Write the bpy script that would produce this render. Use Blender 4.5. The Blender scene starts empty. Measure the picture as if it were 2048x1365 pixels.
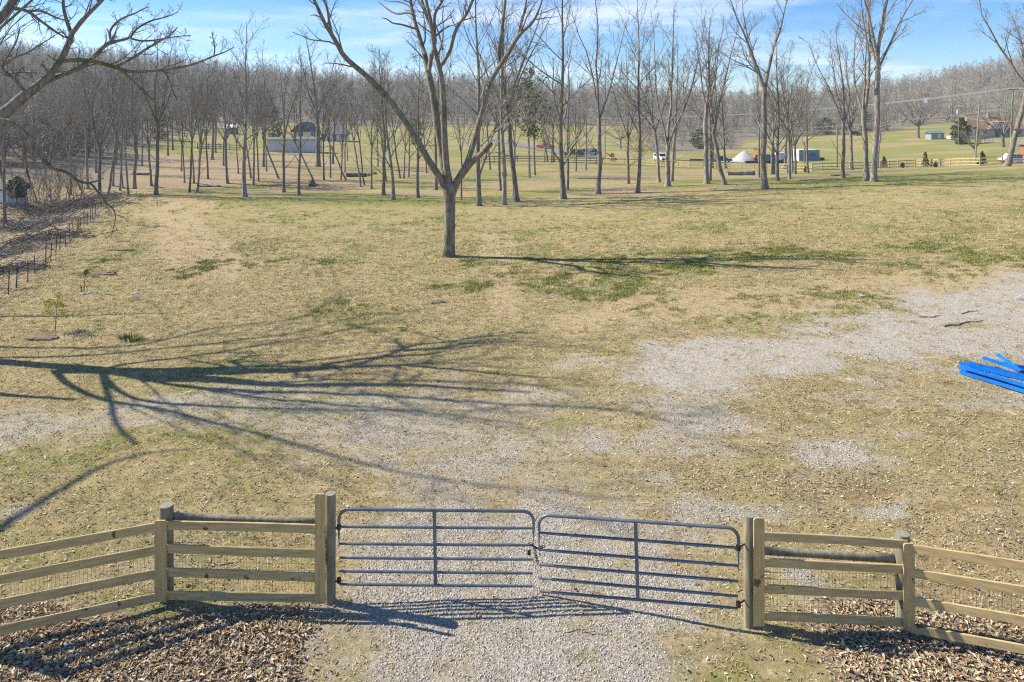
import bpy, math, random
import numpy as np

# ------------------------------------------------------------------ camera, sky, sun, exposure
scene = bpy.context.scene
col = scene.collection
F_PX, YH, CAM_H = 1400.0, 245.0, 7.43           # focal length and horizon row in photo pixels (2048 wide), camera height in m
cam_d = bpy.data.cameras.new("camera"); cam = bpy.data.objects.new("camera", cam_d); col.objects.link(cam)
cam_d.sensor_width = 36.0; cam_d.lens = 36.0 * F_PX / 2048.0
cam_d.shift_y = -(682.5 - YH) / 2048.0           # verticals are upright in the photograph: a shifted lens
cam_d.clip_start = 0.1; cam_d.clip_end = 5000
cam.location = (0, 0, CAM_H); cam.rotation_euler = (math.radians(90), 0, 0)
scene.camera = cam

SUN_EL = math.radians(40.0); SUN_AZ = math.radians(14.5)      # light travels to +X and a little towards the camera
DX, DY = math.cos(SUN_AZ), -math.sin(SUN_AZ)
world = bpy.data.worlds.new("World"); scene.world = world; world.use_nodes = True
wn, wl = world.node_tree.nodes, world.node_tree.links
wn.clear()
w_out = wn.new("ShaderNodeOutputWorld"); w_bg = wn.new("ShaderNodeBackground")
sky = wn.new("ShaderNodeTexSky"); sky.sky_type = 'NISHITA'; sky.sun_disc = False
sky.sun_elevation = SUN_EL; sky.sun_rotation = math.atan2(-DX, -DY); sky.altitude = 200
sky.air_density = 0.9; sky.dust_density = 0.15; sky.ozone_density = 3.5
hs = wn.new("ShaderNodeHueSaturation"); hs.inputs['Saturation'].default_value = 1.38; hs.inputs['Hue'].default_value = 0.506; hs.inputs['Value'].default_value = 0.80
wl.new(sky.outputs[0], hs.inputs['Color'])
geo = wn.new("ShaderNodeTexCoord"); sep = wn.new("ShaderNodeSeparateXYZ"); wl.new(geo.outputs['Generated'], sep.inputs[0])
def wmath(op, a, b=None):
    n = wn.new("ShaderNodeMath"); n.operation = op
    for i, v in enumerate((a, b)):
        if v is None: continue
        if isinstance(v, (int, float)): n.inputs[i].default_value = v
        else: wl.new(v, n.inputs[i])
    return n.outputs[0]
zc = wmath('ADD', wmath('MAXIMUM', sep.outputs[2], 0.0), 0.10)
comb = wn.new("ShaderNodeCombineXYZ")                        # a flat cloud layer seen in perspective
wl.new(wmath('DIVIDE', sep.outputs[0], zc), comb.inputs[0]); wl.new(wmath('DIVIDE', sep.outputs[1], zc), comb.inputs[1])
mp = wn.new("ShaderNodeMapping"); mp.inputs['Scale'].default_value = (0.42, 0.75, 1.0); mp.inputs['Location'].default_value = (3.1, 1.7, 0)
wl.new(comb.outputs[0], mp.inputs[0])
nz = wn.new("ShaderNodeTexNoise"); nz.inputs['Scale'].default_value = 1.0; nz.inputs['Detail'].default_value = 7; nz.inputs['Roughness'].default_value = 0.55
nz.inputs['Distortion'].default_value = 0.6
wl.new(mp.outputs[0], nz.inputs['Vector'])
rmp = wn.new("ShaderNodeMapRange"); rmp.inputs['From Min'].default_value = 0.47; rmp.inputs['From Max'].default_value = 0.74; rmp.interpolation_type = 'SMOOTHSTEP'
rmp.inputs['To Max'].default_value = 0.7
wl.new(nz.outputs[0], rmp.inputs['Value'])
mixc = wn.new("ShaderNodeMix"); mixc.data_type = 'RGBA'
wl.new(rmp.outputs[0], mixc.inputs['Factor']); wl.new(hs.outputs[0], mixc.inputs['A']); mixc.inputs['B'].default_value = (5.6, 6.0, 6.8, 1)
wl.new(mixc.outputs['Result'], w_bg.inputs['Color']); w_bg.inputs['Strength'].default_value = 0.11
wl.new(w_bg.outputs[0], w_out.inputs['Surface'])

sun_d = bpy.data.lights.new("sun", 'SUN'); sun_d.energy = 4.5; sun_d.angle = math.radians(0.5); sun_d.color = (1.0, 0.92, 0.79)
sun = bpy.data.objects.new("sun", sun_d); col.objects.link(sun); sun.location = (-60, 20, 60)
from mathutils import Vector
SUNV = Vector((DX * math.cos(SUN_EL), DY * math.cos(SUN_EL), -math.sin(SUN_EL)))
sun.rotation_euler = SUNV.to_track_quat('-Z', 'Y').to_euler()
scene.view_settings.view_transform = 'Standard'; scene.view_settings.look = 'None'
scene.view_settings.exposure = 1.0; scene.view_settings.gamma = 1.0
scene.view_settings.use_curve_mapping = False
scene.cycles.use_denoising = False; scene.cycles.filter_width = 1.15; scene.cycles.sample_clamp_indirect = 4.0
scene.cycles.max_bounces = 5; scene.cycles.diffuse_bounces = 2; scene.cycles.glossy_bounces = 2

# ------------------------------------------------------------------ numeric helpers
def sstep(a, b, x):
    t = np.clip((np.asarray(x, float) - a) / (b - a), 0, 1); return t * t * (3 - 2 * t)
def _hash(ix, iy, s):
    n = (ix.astype(np.int64) * 374761393 + iy.astype(np.int64) * 668265263 + s * 1442695041) & 0x7fffffff
    n = ((n ^ (n >> 13)) * 1274126177) & 0x7fffffff
    n = (n ^ (n >> 16)) & 0xffffff
    return n / float(0xffffff)
def vnoise(x, y, s=0):
    x = np.asarray(x, float); y = np.asarray(y, float)
    ix, iy = np.floor(x), np.floor(y); fx, fy = x - ix, y - iy
    fx = fx * fx * (3 - 2 * fx); fy = fy * fy * (3 - 2 * fy)
    a, b, c, d = _hash(ix, iy, s), _hash(ix + 1, iy, s), _hash(ix, iy + 1, s), _hash(ix + 1, iy + 1, s)
    return (a * (1 - fx) + b * fx) * (1 - fy) + (c * (1 - fx) + d * fx) * fy
def fbm(x, y, s=0, o=4):
    v = 0; a = 0.5; t = 0
    for k in range(o):
        v = v + a * vnoise(x * 2 ** k, y * 2 ** k, s + k * 17); t += a; a *= 0.5
    return v / t

# ------------------------------------------------------------------ terrain height
_C = [-900, 0, 300, 600, 900, 1200, 1500, 1750, 2048, 2700]
_Y = [60, 100, 145, 200, 260, 350, 500, 700, 1200]
_Z = np.array([
    [0.5, 0.2, 0.0, 0.0, 0.1, 0.3, 1.0, 1.6, 2.2, 2.6],
    [2.0, 0.8, 0.3, 0.2, -0.2, -0.3, -0.3, 0.2, 1.4, 3.0],
    [8.0, 4.0, 1.2, 1.2, -0.5, -1.2, -2.2, -1.8, -0.4, 1.5],
    [18., 11., 4.0, 2.2, 0.3, -2.2, -2.5, -0.8, 2.0, 4.0],
    [30., 21., 9.0, 4.0, 2.0, -1.5, 0.0, 2.6, 5.0, 8.0],
    [44., 32., 18., 10., 8.0, 5.0, 5.0, 8.0, 15., 20.],
    [64., 52., 42., 29., 23., 17., 12., 19., 40., 52.],
    [78., 68., 62., 47., 44., 34., 23., 34., 64., 76.],
    [64., 56., 50., 40., 38., 28., 18., 28., 54., 64.]])
_cg = np.linspace(-900, 2700, 121); _lg = np.linspace(math.log(60), math.log(1200), 121)
def _mk():
    tmp = np.array([np.interp(_cg, _C, r) for r in _Z])
    g = np.array([np.interp(_lg, np.log(_Y), tmp[:, j]) for j in range(tmp.shape[1])]).T
    for _ in range(14):
        p = np.pad(g, 1, mode='edge'); g = (p[:-2, 1:-1] + p[2:, 1:-1] + p[1:-1, :-2] + p[1:-1, 2:] + 2 * g) / 6
    return g
_G = _mk()
def _far(X, Y):
    Yc = np.clip(Y, 60, 1199); px = np.clip(1024 + F_PX * X / Yc, -899, 2699)
    a = (np.log(Yc) - _lg[0]) / (_lg[1] - _lg[0]); b = (px - _cg[0]) / (_cg[1] - _cg[0])
    i = np.clip(a.astype(int), 0, 119); j = np.clip(b.astype(int), 0, 119); a = a - i; b = b - j
    return (_G[i, j] * (1 - b) + _G[i, j + 1] * b) * (1 - a) + (_G[i + 1, j] * (1 - b) + _G[i + 1, j + 1] * b) * a
def fence_off(X, Y):       # signed distance west of the wire fence line (positive: ditch side)
    return -((X + 21.7) * 0.912 + (Y - 30.2) * 0.411)
def T(X, Y):
    X = np.asarray(X, float); Y = np.asarray(Y, float)
    sp = np.where(X > 30, X, np.log1p(np.exp(np.clip((X - 1) / 2.0, -30, 30))) * 2.0)
    near = 0.05 * np.minimum(sp, 60) * sstep(12, 35, Y)
    w = sstep(66, 100, Y)
    z = near * (1 - w) + _far(X, Y) * w
    px = 1024 + F_PX * X / np.maximum(Y, 5)
    z = z - 0.75 * np.exp(-((Y - 81 - 2.2 * np.sin(X * 0.13)) / 2.6) ** 2) * sstep(820, 640, px)       # creek
    fo = fence_off(X, Y)
    z = z - 0.9 * np.exp(-((fo - 5) / 3.0) ** 2) * sstep(18, 26, Y) * sstep(80, 66, Y)                   # ditch
    z = z + 0.10 * (fbm(X * 0.22, Y * 0.22, 5, 3) - 0.5) * sstep(6, 20, Y) + 0.05 * (fbm(X * 1.3, Y * 1.3, 9, 3) - 0.5)
    return z
def Tz(x, y): return float(T(np.array([x]), np.array([y]))[0])
_ys = np.concatenate([np.arange(7.0, 110, 0.05), np.arange(110, 900, 0.25)])
def at(px, py):
    """ground point seen at a photo pixel"""
    X = (px - 1024) / F_PX * _ys
    g = YH + F_PX * (CAM_H - T(X, _ys)) / _ys
    k = np.argmax(g <= py)
    if g[k] > py: k = len(_ys) - 1
    return float(X[k]), float(_ys[k]), Tz(X[k], _ys[k])
def P3(px, py, Y): return np.array([(px - 1024) * Y / F_PX, Y, CAM_H - (py - YH) * Y / F_PX])

# ------------------------------------------------------------------ materials
MATS = {}
def mat(name, c1, c2=None, scale=3.0, stretch=(1, 1, 1), rough=0.85, bump=0.0, metal=0.0, detail=5, c3=None, t3=(0.6, 0.75), s3=1.2, attr=None, coord='Object', lo=0.35, hi=0.65, spec=0.3, bdist=0.02):
    if name in MATS: return MATS[name]
    m = bpy.data.materials.new(name); m.use_nodes = True; MATS[name] = m
    n, l = m.node_tree.nodes, m.node_tree.links
    b = n["Principled BSDF"]; b.inputs['Roughness'].default_value = rough; b.inputs['Metallic'].default_value = metal
    b.inputs['Specular IOR Level'].default_value = spec
    c2 = c2 or c1
    tc = n.new("ShaderNodeTexCoord"); mpn = n.new("ShaderNodeMapping"); mpn.inputs['Scale'].default_value = stretch
    l.new(tc.outputs[coord], mpn.inputs[0])
    nt = n.new("ShaderNodeTexNoise"); nt.inputs['Scale'].default_value = scale; nt.inputs['Detail'].default_value = detail; nt.inputs['Roughness'].default_value = 0.6
    l.new(mpn.outputs[0], nt.inputs['Vector'])
    mr = n.new("ShaderNodeMapRange"); mr.inputs['From Min'].default_value = lo; mr.inputs['From Max'].default_value = hi
    l.new(nt.outputs[0], mr.inputs['Value'])
    mx = n.new("ShaderNodeMix"); mx.data_type = 'RGBA'; l.new(mr.outputs[0], mx.inputs['Factor'])
    mx.inputs['A'].default_value = (*c1, 1); mx.inputs['B'].default_value = (*c2, 1)
    outc = mx.outputs['Result']
    if attr:
        at_ = n.new("ShaderNodeAttribute"); at_.attribute_name = attr
        m2 = n.new("ShaderNodeMix"); m2.data_type = 'RGBA'; m2.blend_type = 'MULTIPLY'; m2.inputs['Factor'].default_value = 1
        l.new(outc, m2.inputs['A']); l.new(at_.outputs['Color'], m2.inputs['B']); outc = m2.outputs['Result']
    if c3:
        n3 = n.new("ShaderNodeTexNoise"); n3.inputs['Scale'].default_value = s3; n3.inputs['Detail'].default_value = 4
        l.new(tc.outputs[coord], n3.inputs['Vector'])
        r3 = n.new("ShaderNodeMapRange"); r3.inputs['From Min'].default_value = t3[0]; r3.inputs['From Max'].default_value = t3[1]
        l.new(n3.outputs[0], r3.inputs['Value'])
        m3 = n.new("ShaderNodeMix"); m3.data_type = 'RGBA'; l.new(r3.outputs[0], m3.inputs['Factor']); l.new(outc, m3.inputs['A']); m3.inputs['B'].default_value = (*c3, 1)
        outc = m3.outputs['Result']
    l.new(outc, b.inputs['Base Color'])
    if bump:
        bp = n.new("ShaderNodeBump"); bp.inputs['Strength'].default_value = bump; bp.inputs['Distance'].default_value = bdist
        l.new(nt.outputs[0], bp.inputs['Height']); l.new(bp.outputs[0], b.inputs['Normal'])
    return m

M_bark = mat('bark_grey', (0.115, 0.10, 0.083), (0.31, 0.28, 0.24), 3.0, (2.2, 2.2, 0.5), 0.92, 0.8, bdist=0.05, c3=(0.10, 0.10, 0.06), t3=(0.58, 0.72), s3=0.7)
def vary(m, lo, hi):
    n, l = m.node_tree.nodes, m.node_tree.links; oi = n.new('ShaderNodeObjectInfo'); h = n.new('ShaderNodeHueSaturation'); r = n.new('ShaderNodeMapRange'); r.inputs['To Min'].default_value = lo; r.inputs['To Max'].default_value = hi
    l.new(oi.outputs['Random'], r.inputs['Value']); l.new(r.outputs[0], h.inputs['Value']); b = n['Principled BSDF'].inputs['Base Color']; l.new(b.links[0].from_socket, h.inputs['Color']); l.new(h.outputs[0], b)
vary(M_bark, .7, 1.2)
M_twig = mat('twig_grey', (0.19, 0.168, 0.14), (0.29, 0.26, 0.222), 0.6, rough=0.95)
M_barkd = mat('bark_mossy', (0.115, 0.097, 0.075), (0.285, 0.25, 0.20), 4.0, (2, 2, 0.6), 0.92, 0.9, bdist=0.05, c3=(0.10, 0.105, 0.035), t3=(0.55, 0.68), s3=0.9)
M_twigd = mat('twig_dark', (0.14, 0.12, 0.095), (0.24, 0.21, 0.17), 0.8, rough=0.95)
M_wood = mat('woodland_twigs', (0.255, 0.228, 0.178), (0.375, 0.34, 0.275), 0.3, rough=1.0)
vary(M_wood, .62, 1.4)
M_ever = mat('evergreen_needles', (0.055, 0.08, 0.028), (0.10, 0.135, 0.05), 0.8, rough=0.8)
M_everb = mat('bright_pine_needles', (0.07, 0.11, 0.02), (0.13, 0.17, 0.035), 1.5, rough=0.8)
M_yell = mat('yellowing_needles', (0.36, 0.36, 0.06), (0.46, 0.38, 0.08), 2.5, rough=0.8)
M_brownl = mat('dead_leaf_brown', (0.15, 0.085, 0.045), (0.24, 0.15, 0.09), 0.8, rough=0.9)
M_board = mat('treated_pine_board', (0.37, 0.27, 0.125), (0.54, 0.415, 0.215), 2.2, (1.5, 1.5, 14), 0.8, 0.3, bdist=0.004, c3=(0.12, 0.08, 0.035), t3=(0.66, 0.70), s3=5.5)
M_boardv = mat('treated_pine_upright', (0.40, 0.28, 0.12), (0.56, 0.42, 0.20), 2.2, (14, 14, 1.2), 0.8, 0.3, bdist=0.004, c3=(0.13, 0.085, 0.04), t3=(0.66, 0.70), s3=4.5)
M_post = mat('round_treated_post', (0.15, 0.135, 0.085), (0.30, 0.275, 0.195), 3.0, (5, 5, 0.8), 0.9, 0.6, bdist=0.01)
M_posttop = mat('post_end_grain', (0.19, 0.18, 0.135), (0.30, 0.29, 0.23), 30, rough=0.95, bump=0.4)
M_galv = mat('gate_steel', (0.105, 0.125, 0.155), (0.17, 0.195, 0.23), 4.0, rough=0.42, metal=0.45, bump=0.05, spec=0.5)
M_dksteel = mat('dark_steel', (0.03, 0.03, 0.032), (0.07, 0.06, 0.055), 9.0, rough=0.55, metal=0.6)
M_wire = mat('fence_wire', (0.12, 0.115, 0.10), (0.19, 0.17, 0.14), 4.0, rough=0.5, metal=0.5)
M_tpost = mat('steel_t_post', (0.075, 0.072, 0.06), (0.14, 0.125, 0.10), 4.0, rough=0.7, metal=0.2)
M_blue = mat('blue_paint', (0.0, 0.13, 0.52), (0.005, 0.19, 0.64), 2.5, rough=0.35, spec=0.5, c3=(0.10, 0.13, 0.20), t3=(0.60, 0.70), s3=9.0)
M_farrail = mat('new_pine_rail', (0.42, 0.32, 0.14), (0.53, 0.42, 0.20), 1.5, rough=0.8)
M_darkrail = mat('weathered_rail', (0.13, 0.10, 0.07), (0.2, 0.16, 0.12), 1.5, rough=0.9)
M_pole = mat('utility_pole_wood', (0.16, 0.15, 0.10), (0.28, 0.26, 0.19), 2.0, (4, 4, 0.5), 0.9)
M_polegreen = mat('green_treated_pole', (0.20, 0.225, 0.13), (0.30, 0.32, 0.20), 2.0, (4, 4, 0.5), 0.9)
M_cable = mat('power_cable', (0.55, 0.55, 0.53), (0.62, 0.62, 0.6), 1.0, rough=0.5, metal=0.3)
M_white = mat('white_siding', (0.66, 0.67, 0.68), (0.74, 0.75, 0.76), 1.0, (0.2, 0.2, 8), 0.6)
M_barn = mat('pale_blue_grey_siding', (0.50, 0.53, 0.57), (0.58, 0.61, 0.65), 1.5, (4, 4, 0.3), 0.6)
M_slate = mat('slate_roof', (0.09, 0.105, 0.13), (0.14, 0.16, 0.19), 3.0, rough=0.8)
M_greyroof = mat('grey_shingle', (0.13, 0.125, 0.12), (0.19, 0.185, 0.18), 3.0, rough=0.9)
M_brnroof = mat('brown_shingle', (0.20, 0.125, 0.075), (0.28, 0.18, 0.11), 3.0, rough=0.9)
M_brick = mat('red_brick', (0.26, 0.11, 0.065), (0.36, 0.17, 0.10), 8.0, rough=0.9)
M_glass = mat('dark_glass', (0.02, 0.025, 0.03), (0.03, 0.04, 0.05), 1.0, rough=0.08, spec=0.7)
M_tyre = mat('tyre_rubber', (0.015, 0.015, 0.015), (0.03, 0.03, 0.03), 3.0, rough=0.9)
M_rim = mat('wheel_rim', (0.35, 0.35, 0.36), (0.45, 0.45, 0.46), 2.0, rough=0.35, metal=0.7)
M_lamp = mat('lamp_lens', (0.6, 0.6, 0.58), (0.7, 0.7, 0.68), 2.0, rough=0.2)
M_tail = mat('tail_lens', (0.35, 0.02, 0.02), (0.4, 0.03, 0.03), 2.0, rough=0.25)
def paint(name, c): return mat('paint_' + name, c, tuple(min(1, v * 1.15) for v in c), 0.5, rough=0.3, spec=0.5)
M_gravelpile = mat('grey_gravel_pile', (0.34, 0.33, 0.31), (0.5, 0.49, 0.46), 7.0, rough=1.0, bump=0.8, bdist=0.1)
M_rock = mat('pale_rock', (0.26, 0.25, 0.235), (0.46, 0.445, 0.42), 6.0, rough=0.95, bump=0.5)
M_dirt = mat('turned_dirt', (0.14, 0.105, 0.07), (0.24, 0.19, 0.12), 6.0, rough=1.0, bump=1.0, bdist=0.06)
M_log = mat('fallen_log_bark', (0.15, 0.13, 0.11), (0.36, 0.32, 0.28), 3.0, rough=0.95, bump=0.8, bdist=0.05)
M_stick = mat('dead_stick', (0.14, 0.122, 0.10), (0.30, 0.27, 0.23), 3.0, rough=0.95)
M_leaf = mat('fallen_leaves', (0.85, 0.85, 0.85), (1.1, 1.1, 1.1), 30, rough=0.85, attr='col')
M_stone = mat('driveway_stones', (0.85, 0.85, 0.85), (1.1, 1.1, 1.1), 60, rough=0.95, attr='col')
M_blade = mat('grass_blades', (0.85, 0.85, 0.85), (1.15, 1.15, 1.15), 3, rough=0.9, attr='col')
M_road = mat('asphalt', (0.16, 0.16, 0.165), (0.22, 0.22, 0.22), 3.0, rough=0.95)

# ------------------------------------------------------------------ mesh helpers
class MB:
    def __init__(s): s.V = []; s.Q = []; s.T = []; s.C = []; s.n = 0
    def add(s, V, Q=None, Tr=None, C=None):
        V = np.asarray(V, float).reshape(-1, 3)
        if Q is not None and len(Q): s.Q.append(np.asarray(Q, int).reshape(-1, 4) + s.n)
        if Tr is not None and len(Tr): s.T.append(np.asarray(Tr, int).reshape(-1, 3) + s.n)
        s.V.append(V)
        if C is not None: s.C.append(np.asarray(C, float).reshape(-1, 3))
        s.n += len(V); return s
    def tubes(s, P, R, S=5, cap=False):
        P = np.asarray(P, float); R = np.asarray(R, float)
        if P.ndim == 2: P = P[None]; R = R[None]
        B, N, _ = P.shape
        t = np.gradient(P, axis=1); t /= np.maximum(np.linalg.norm(t, axis=2, keepdims=True), 1e-9)
        m = t.mean(axis=1); ref = np.where(np.abs(m[:, 2:3]) < 0.85, np.array([[0, 0, 1.]]), np.array([[1., 0, 0]]))[:, None, :]
        n1 = np.cross(t, np.broadcast_to(ref, t.shape)); n1 /= np.maximum(np.linalg.norm(n1, axis=2, keepdims=True), 1e-9)
        n2 = np.cross(t, n1)
        a = np.arange(S) * 2 * math.pi / S
        V = P[:, :, None, :] + R[:, :, None, None] * (np.cos(a)[None, None, :, None] * n1[:, :, None, :] + np.sin(a)[None, None, :, None] * n2[:, :, None, :])
        b, i, j = np.meshgrid(np.arange(B), np.arange(N - 1), np.arange(S), indexing='ij')
        k = (j + 1) % S; base = b * N * S
        Q = np.stack([base + i * S + j, base + i * S + k, base + (i + 1) * S + k, base + (i + 1) * S + j], -1).reshape(-1, 4)
        Tr = None
        if cap:
            f = []
            for e in (0, N - 1):
                for j_ in range(1, S - 1):
                    f.append(np.stack([np.arange(B) * N * S + e * S, np.arange(B) * N * S + e * S + j_, np.arange(B) * N * S + e * S + j_ + 1], -1))
            Tr = np.concatenate(f)
        return s.add(V, Q, Tr)
    def beam(s, p0, p1, w, h, up=(0, 0, 1)):
        """box from p0 to p1, w across, h along up"""
        p0 = np.asarray(p0, float); p1 = np.asarray(p1, float); d = p1 - p0; d /= np.linalg.norm(d)
        u = np.asarray(up, float); r = np.cross(d, u); r /= np.linalg.norm(r); u = np.cross(r, d)
        V = [p + a * r * w / 2 + b * u * h / 2 for p in (p0, p1) for a, b in ((-1, -1), (1, -1), (1, 1), (-1, 1))]
        return s.add(V, [(0, 1, 2, 3), (7, 6, 5, 4), (0, 4, 5, 1), (1, 5, 6, 2), (2, 6, 7, 3), (3, 7, 4, 0)])
    def box(s, x0, x1, y0, y1, z0, z1):
        V = [(x, y, z) for z in (z0, z1) for x, y in ((x0, y0), (x1, y0), (x1, y1), (x0, y1))]
        return s.add(V, [(3, 2, 1, 0), (4, 5, 6, 7), (0, 1, 5, 4), (1, 2, 6, 5), (2, 3, 7, 6), (3, 0, 4, 7)])
    def prism(s, poly, y0, y1):
        """profile in (x,z) extruded along y; fan caps (poly star-shaped round its mean)"""
        n = len(poly); c = np.mean(poly, axis=0)
        V = [(x, y0, z) for x, z in poly] + [(x, y1, z) for x, z in poly] + [(c[0], y0, c[1]), (c[0], y1, c[1])]
        Q = [(i, (i + 1) % n, n + (i + 1) % n, n + i) for i in range(n)]
        Tr = [((i + 1) % n, i, 2 * n) for i in range(n)] + [(n + i, n + (i + 1) % n, 2 * n + 1) for i in range(n)]
        return s.add(V, Q, Tr)
    def mesh(s, name, m, smooth=False):
        me = bpy.data.meshes.new(name)
        V = np.concatenate(s.V) if s.V else np.zeros((0, 3))
        Q = np.concatenate(s.Q) if s.Q else np.zeros((0, 4), int); Tr = np.concatenate(s.T) if s.T else np.zeros((0, 3), int)
        me.vertices.add(len(V)); me.vertices.foreach_set('co', V.ravel().astype(np.float32))
        nl = Q.size + Tr.size; me.loops.add(nl); me.loops.foreach_set('vertex_index', np.concatenate([Q.ravel(), Tr.ravel()]).astype(np.int32))
        npoly = len(Q) + len(Tr); me.polygons.add(npoly)
        st = np.concatenate([np.arange(len(Q)) * 4, len(Q) * 4 + np.arange(len(Tr)) * 3]).astype(np.int32)
        me.polygons.foreach_set('loop_start', st)
        me.polygons.foreach_set('use_smooth', np.full(npoly, bool(smooth)))
        if s.C:
            C = np.concatenate(s.C); ca = me.color_attributes.new('col', 'FLOAT_COLOR', 'POINT')
            ca.data.foreach_set('color', np.concatenate([C, np.ones((len(C), 1))], 1).ravel().astype(np.float32))
        me.update(calc_edges=True); me.materials.append(m)
        return me
    def build(s, name, m, parent=None, smooth=False):
        o = bpy.data.objects.new(name, s.mesh(name, m, smooth)); col.objects.link(o)
        if parent: o.parent = parent
        return o
def tag(o, label=None, cat=None, group=None, kind=None):
    if label: o['label'] = label
    if cat: o['category'] = cat
    if group: o['group'] = group
    if kind: o['kind'] = kind
    return o
def thing(name, label, cat, loc=(0, 0, 0), rz=0.0, group=None):
    o = bpy.data.objects.new(name, None); col.objects.link(o); o.location = loc; o.rotation_euler = (0, 0, rz); o.empty_display_size = 0.3
    return tag(o, label, cat, group, 'thing')
ORD = ['first', 'second', 'third', 'fourth', 'fifth', 'sixth', 'seventh', 'eighth', 'ninth', 'tenth', 'eleventh', 'twelfth', 'thirteenth', 'fourteenth', 'fifteenth', 'sixteenth', 'seventeenth', 'eighteenth', 'nineteenth', 'twentieth']
ORD += ['twenty-' + w for w in ORD[:9]] + ['thirtieth'] + ['thirty-' + w for w in ORD[:9]] + ['fortieth'] + ['forty-' + w for w in ORD[:9]]

# ------------------------------------------------------------------ ground sheet with cover masks
def polydist(X, Y, pts):
    d = np.full(np.shape(X), 1e9); w = np.zeros(np.shape(X))
    for (x0, y0, w0), (x1, y1, w1) in zip(pts[:-1], pts[1:]):
        dx, dy = x1 - x0, y1 - y0; t = np.clip(((X - x0) * dx + (Y - y0) * dy) / (dx * dx + dy * dy), 0, 1)
        dd = np.hypot(X - x0 - t * dx, Y - y0 - t * dy) / (w0 + (w1 - w0) * t)
        d = np.minimum(d, dd)
    return d
def gp(px, py, w): x, y, z = at(px, py); return (x, y, w)
DRIVE = [(0.2, 5.0, 2.3), gp(1040, 1300, 2.2), gp(1060, 1200, 2.2), gp(1080, 1060, 2.0), gp(1130, 930, 2.3), gp(1240, 820, 2.5), gp(1460, 725, 2.8), gp(1760, 662, 2.7), gp(2100, 612, 3.0), (40, 30, 3.0)]
LEFTG = [gp(1000, 900, 2.4), gp(760, 850, 2.6), gp(520, 810, 2.2), gp(300, 815, 1.5), gp(60, 870, 1.6)]
DIRTS = [gp(1150, 640, 1.2), gp(1330, 614, 1.8), gp(1480, 604, 2.2), gp(1700, 588, 2.6), gp(2060, 548, 3.2)]
TRACKS = [[gp(350, 404, 0.8), gp(325, 425, 1.0), gp(345, 470, 1.1), gp(380, 560, 0.9)], [gp(420, 403, 0.8), gp(372, 430, 1.0), gp(400, 480, 1.1), gp(470, 560, 0.8)],
          [gp(385, 403, .9), gp(300, 430, .9)], [gp(985, 470, 1.0), gp(1010, 560, .9), gp(1015, 640, .7)]]
RUTS = [[(x + o_, y, .26) for x, y, _w in DRIVE[:6]] for o_ in (-.85, .85)]
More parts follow.
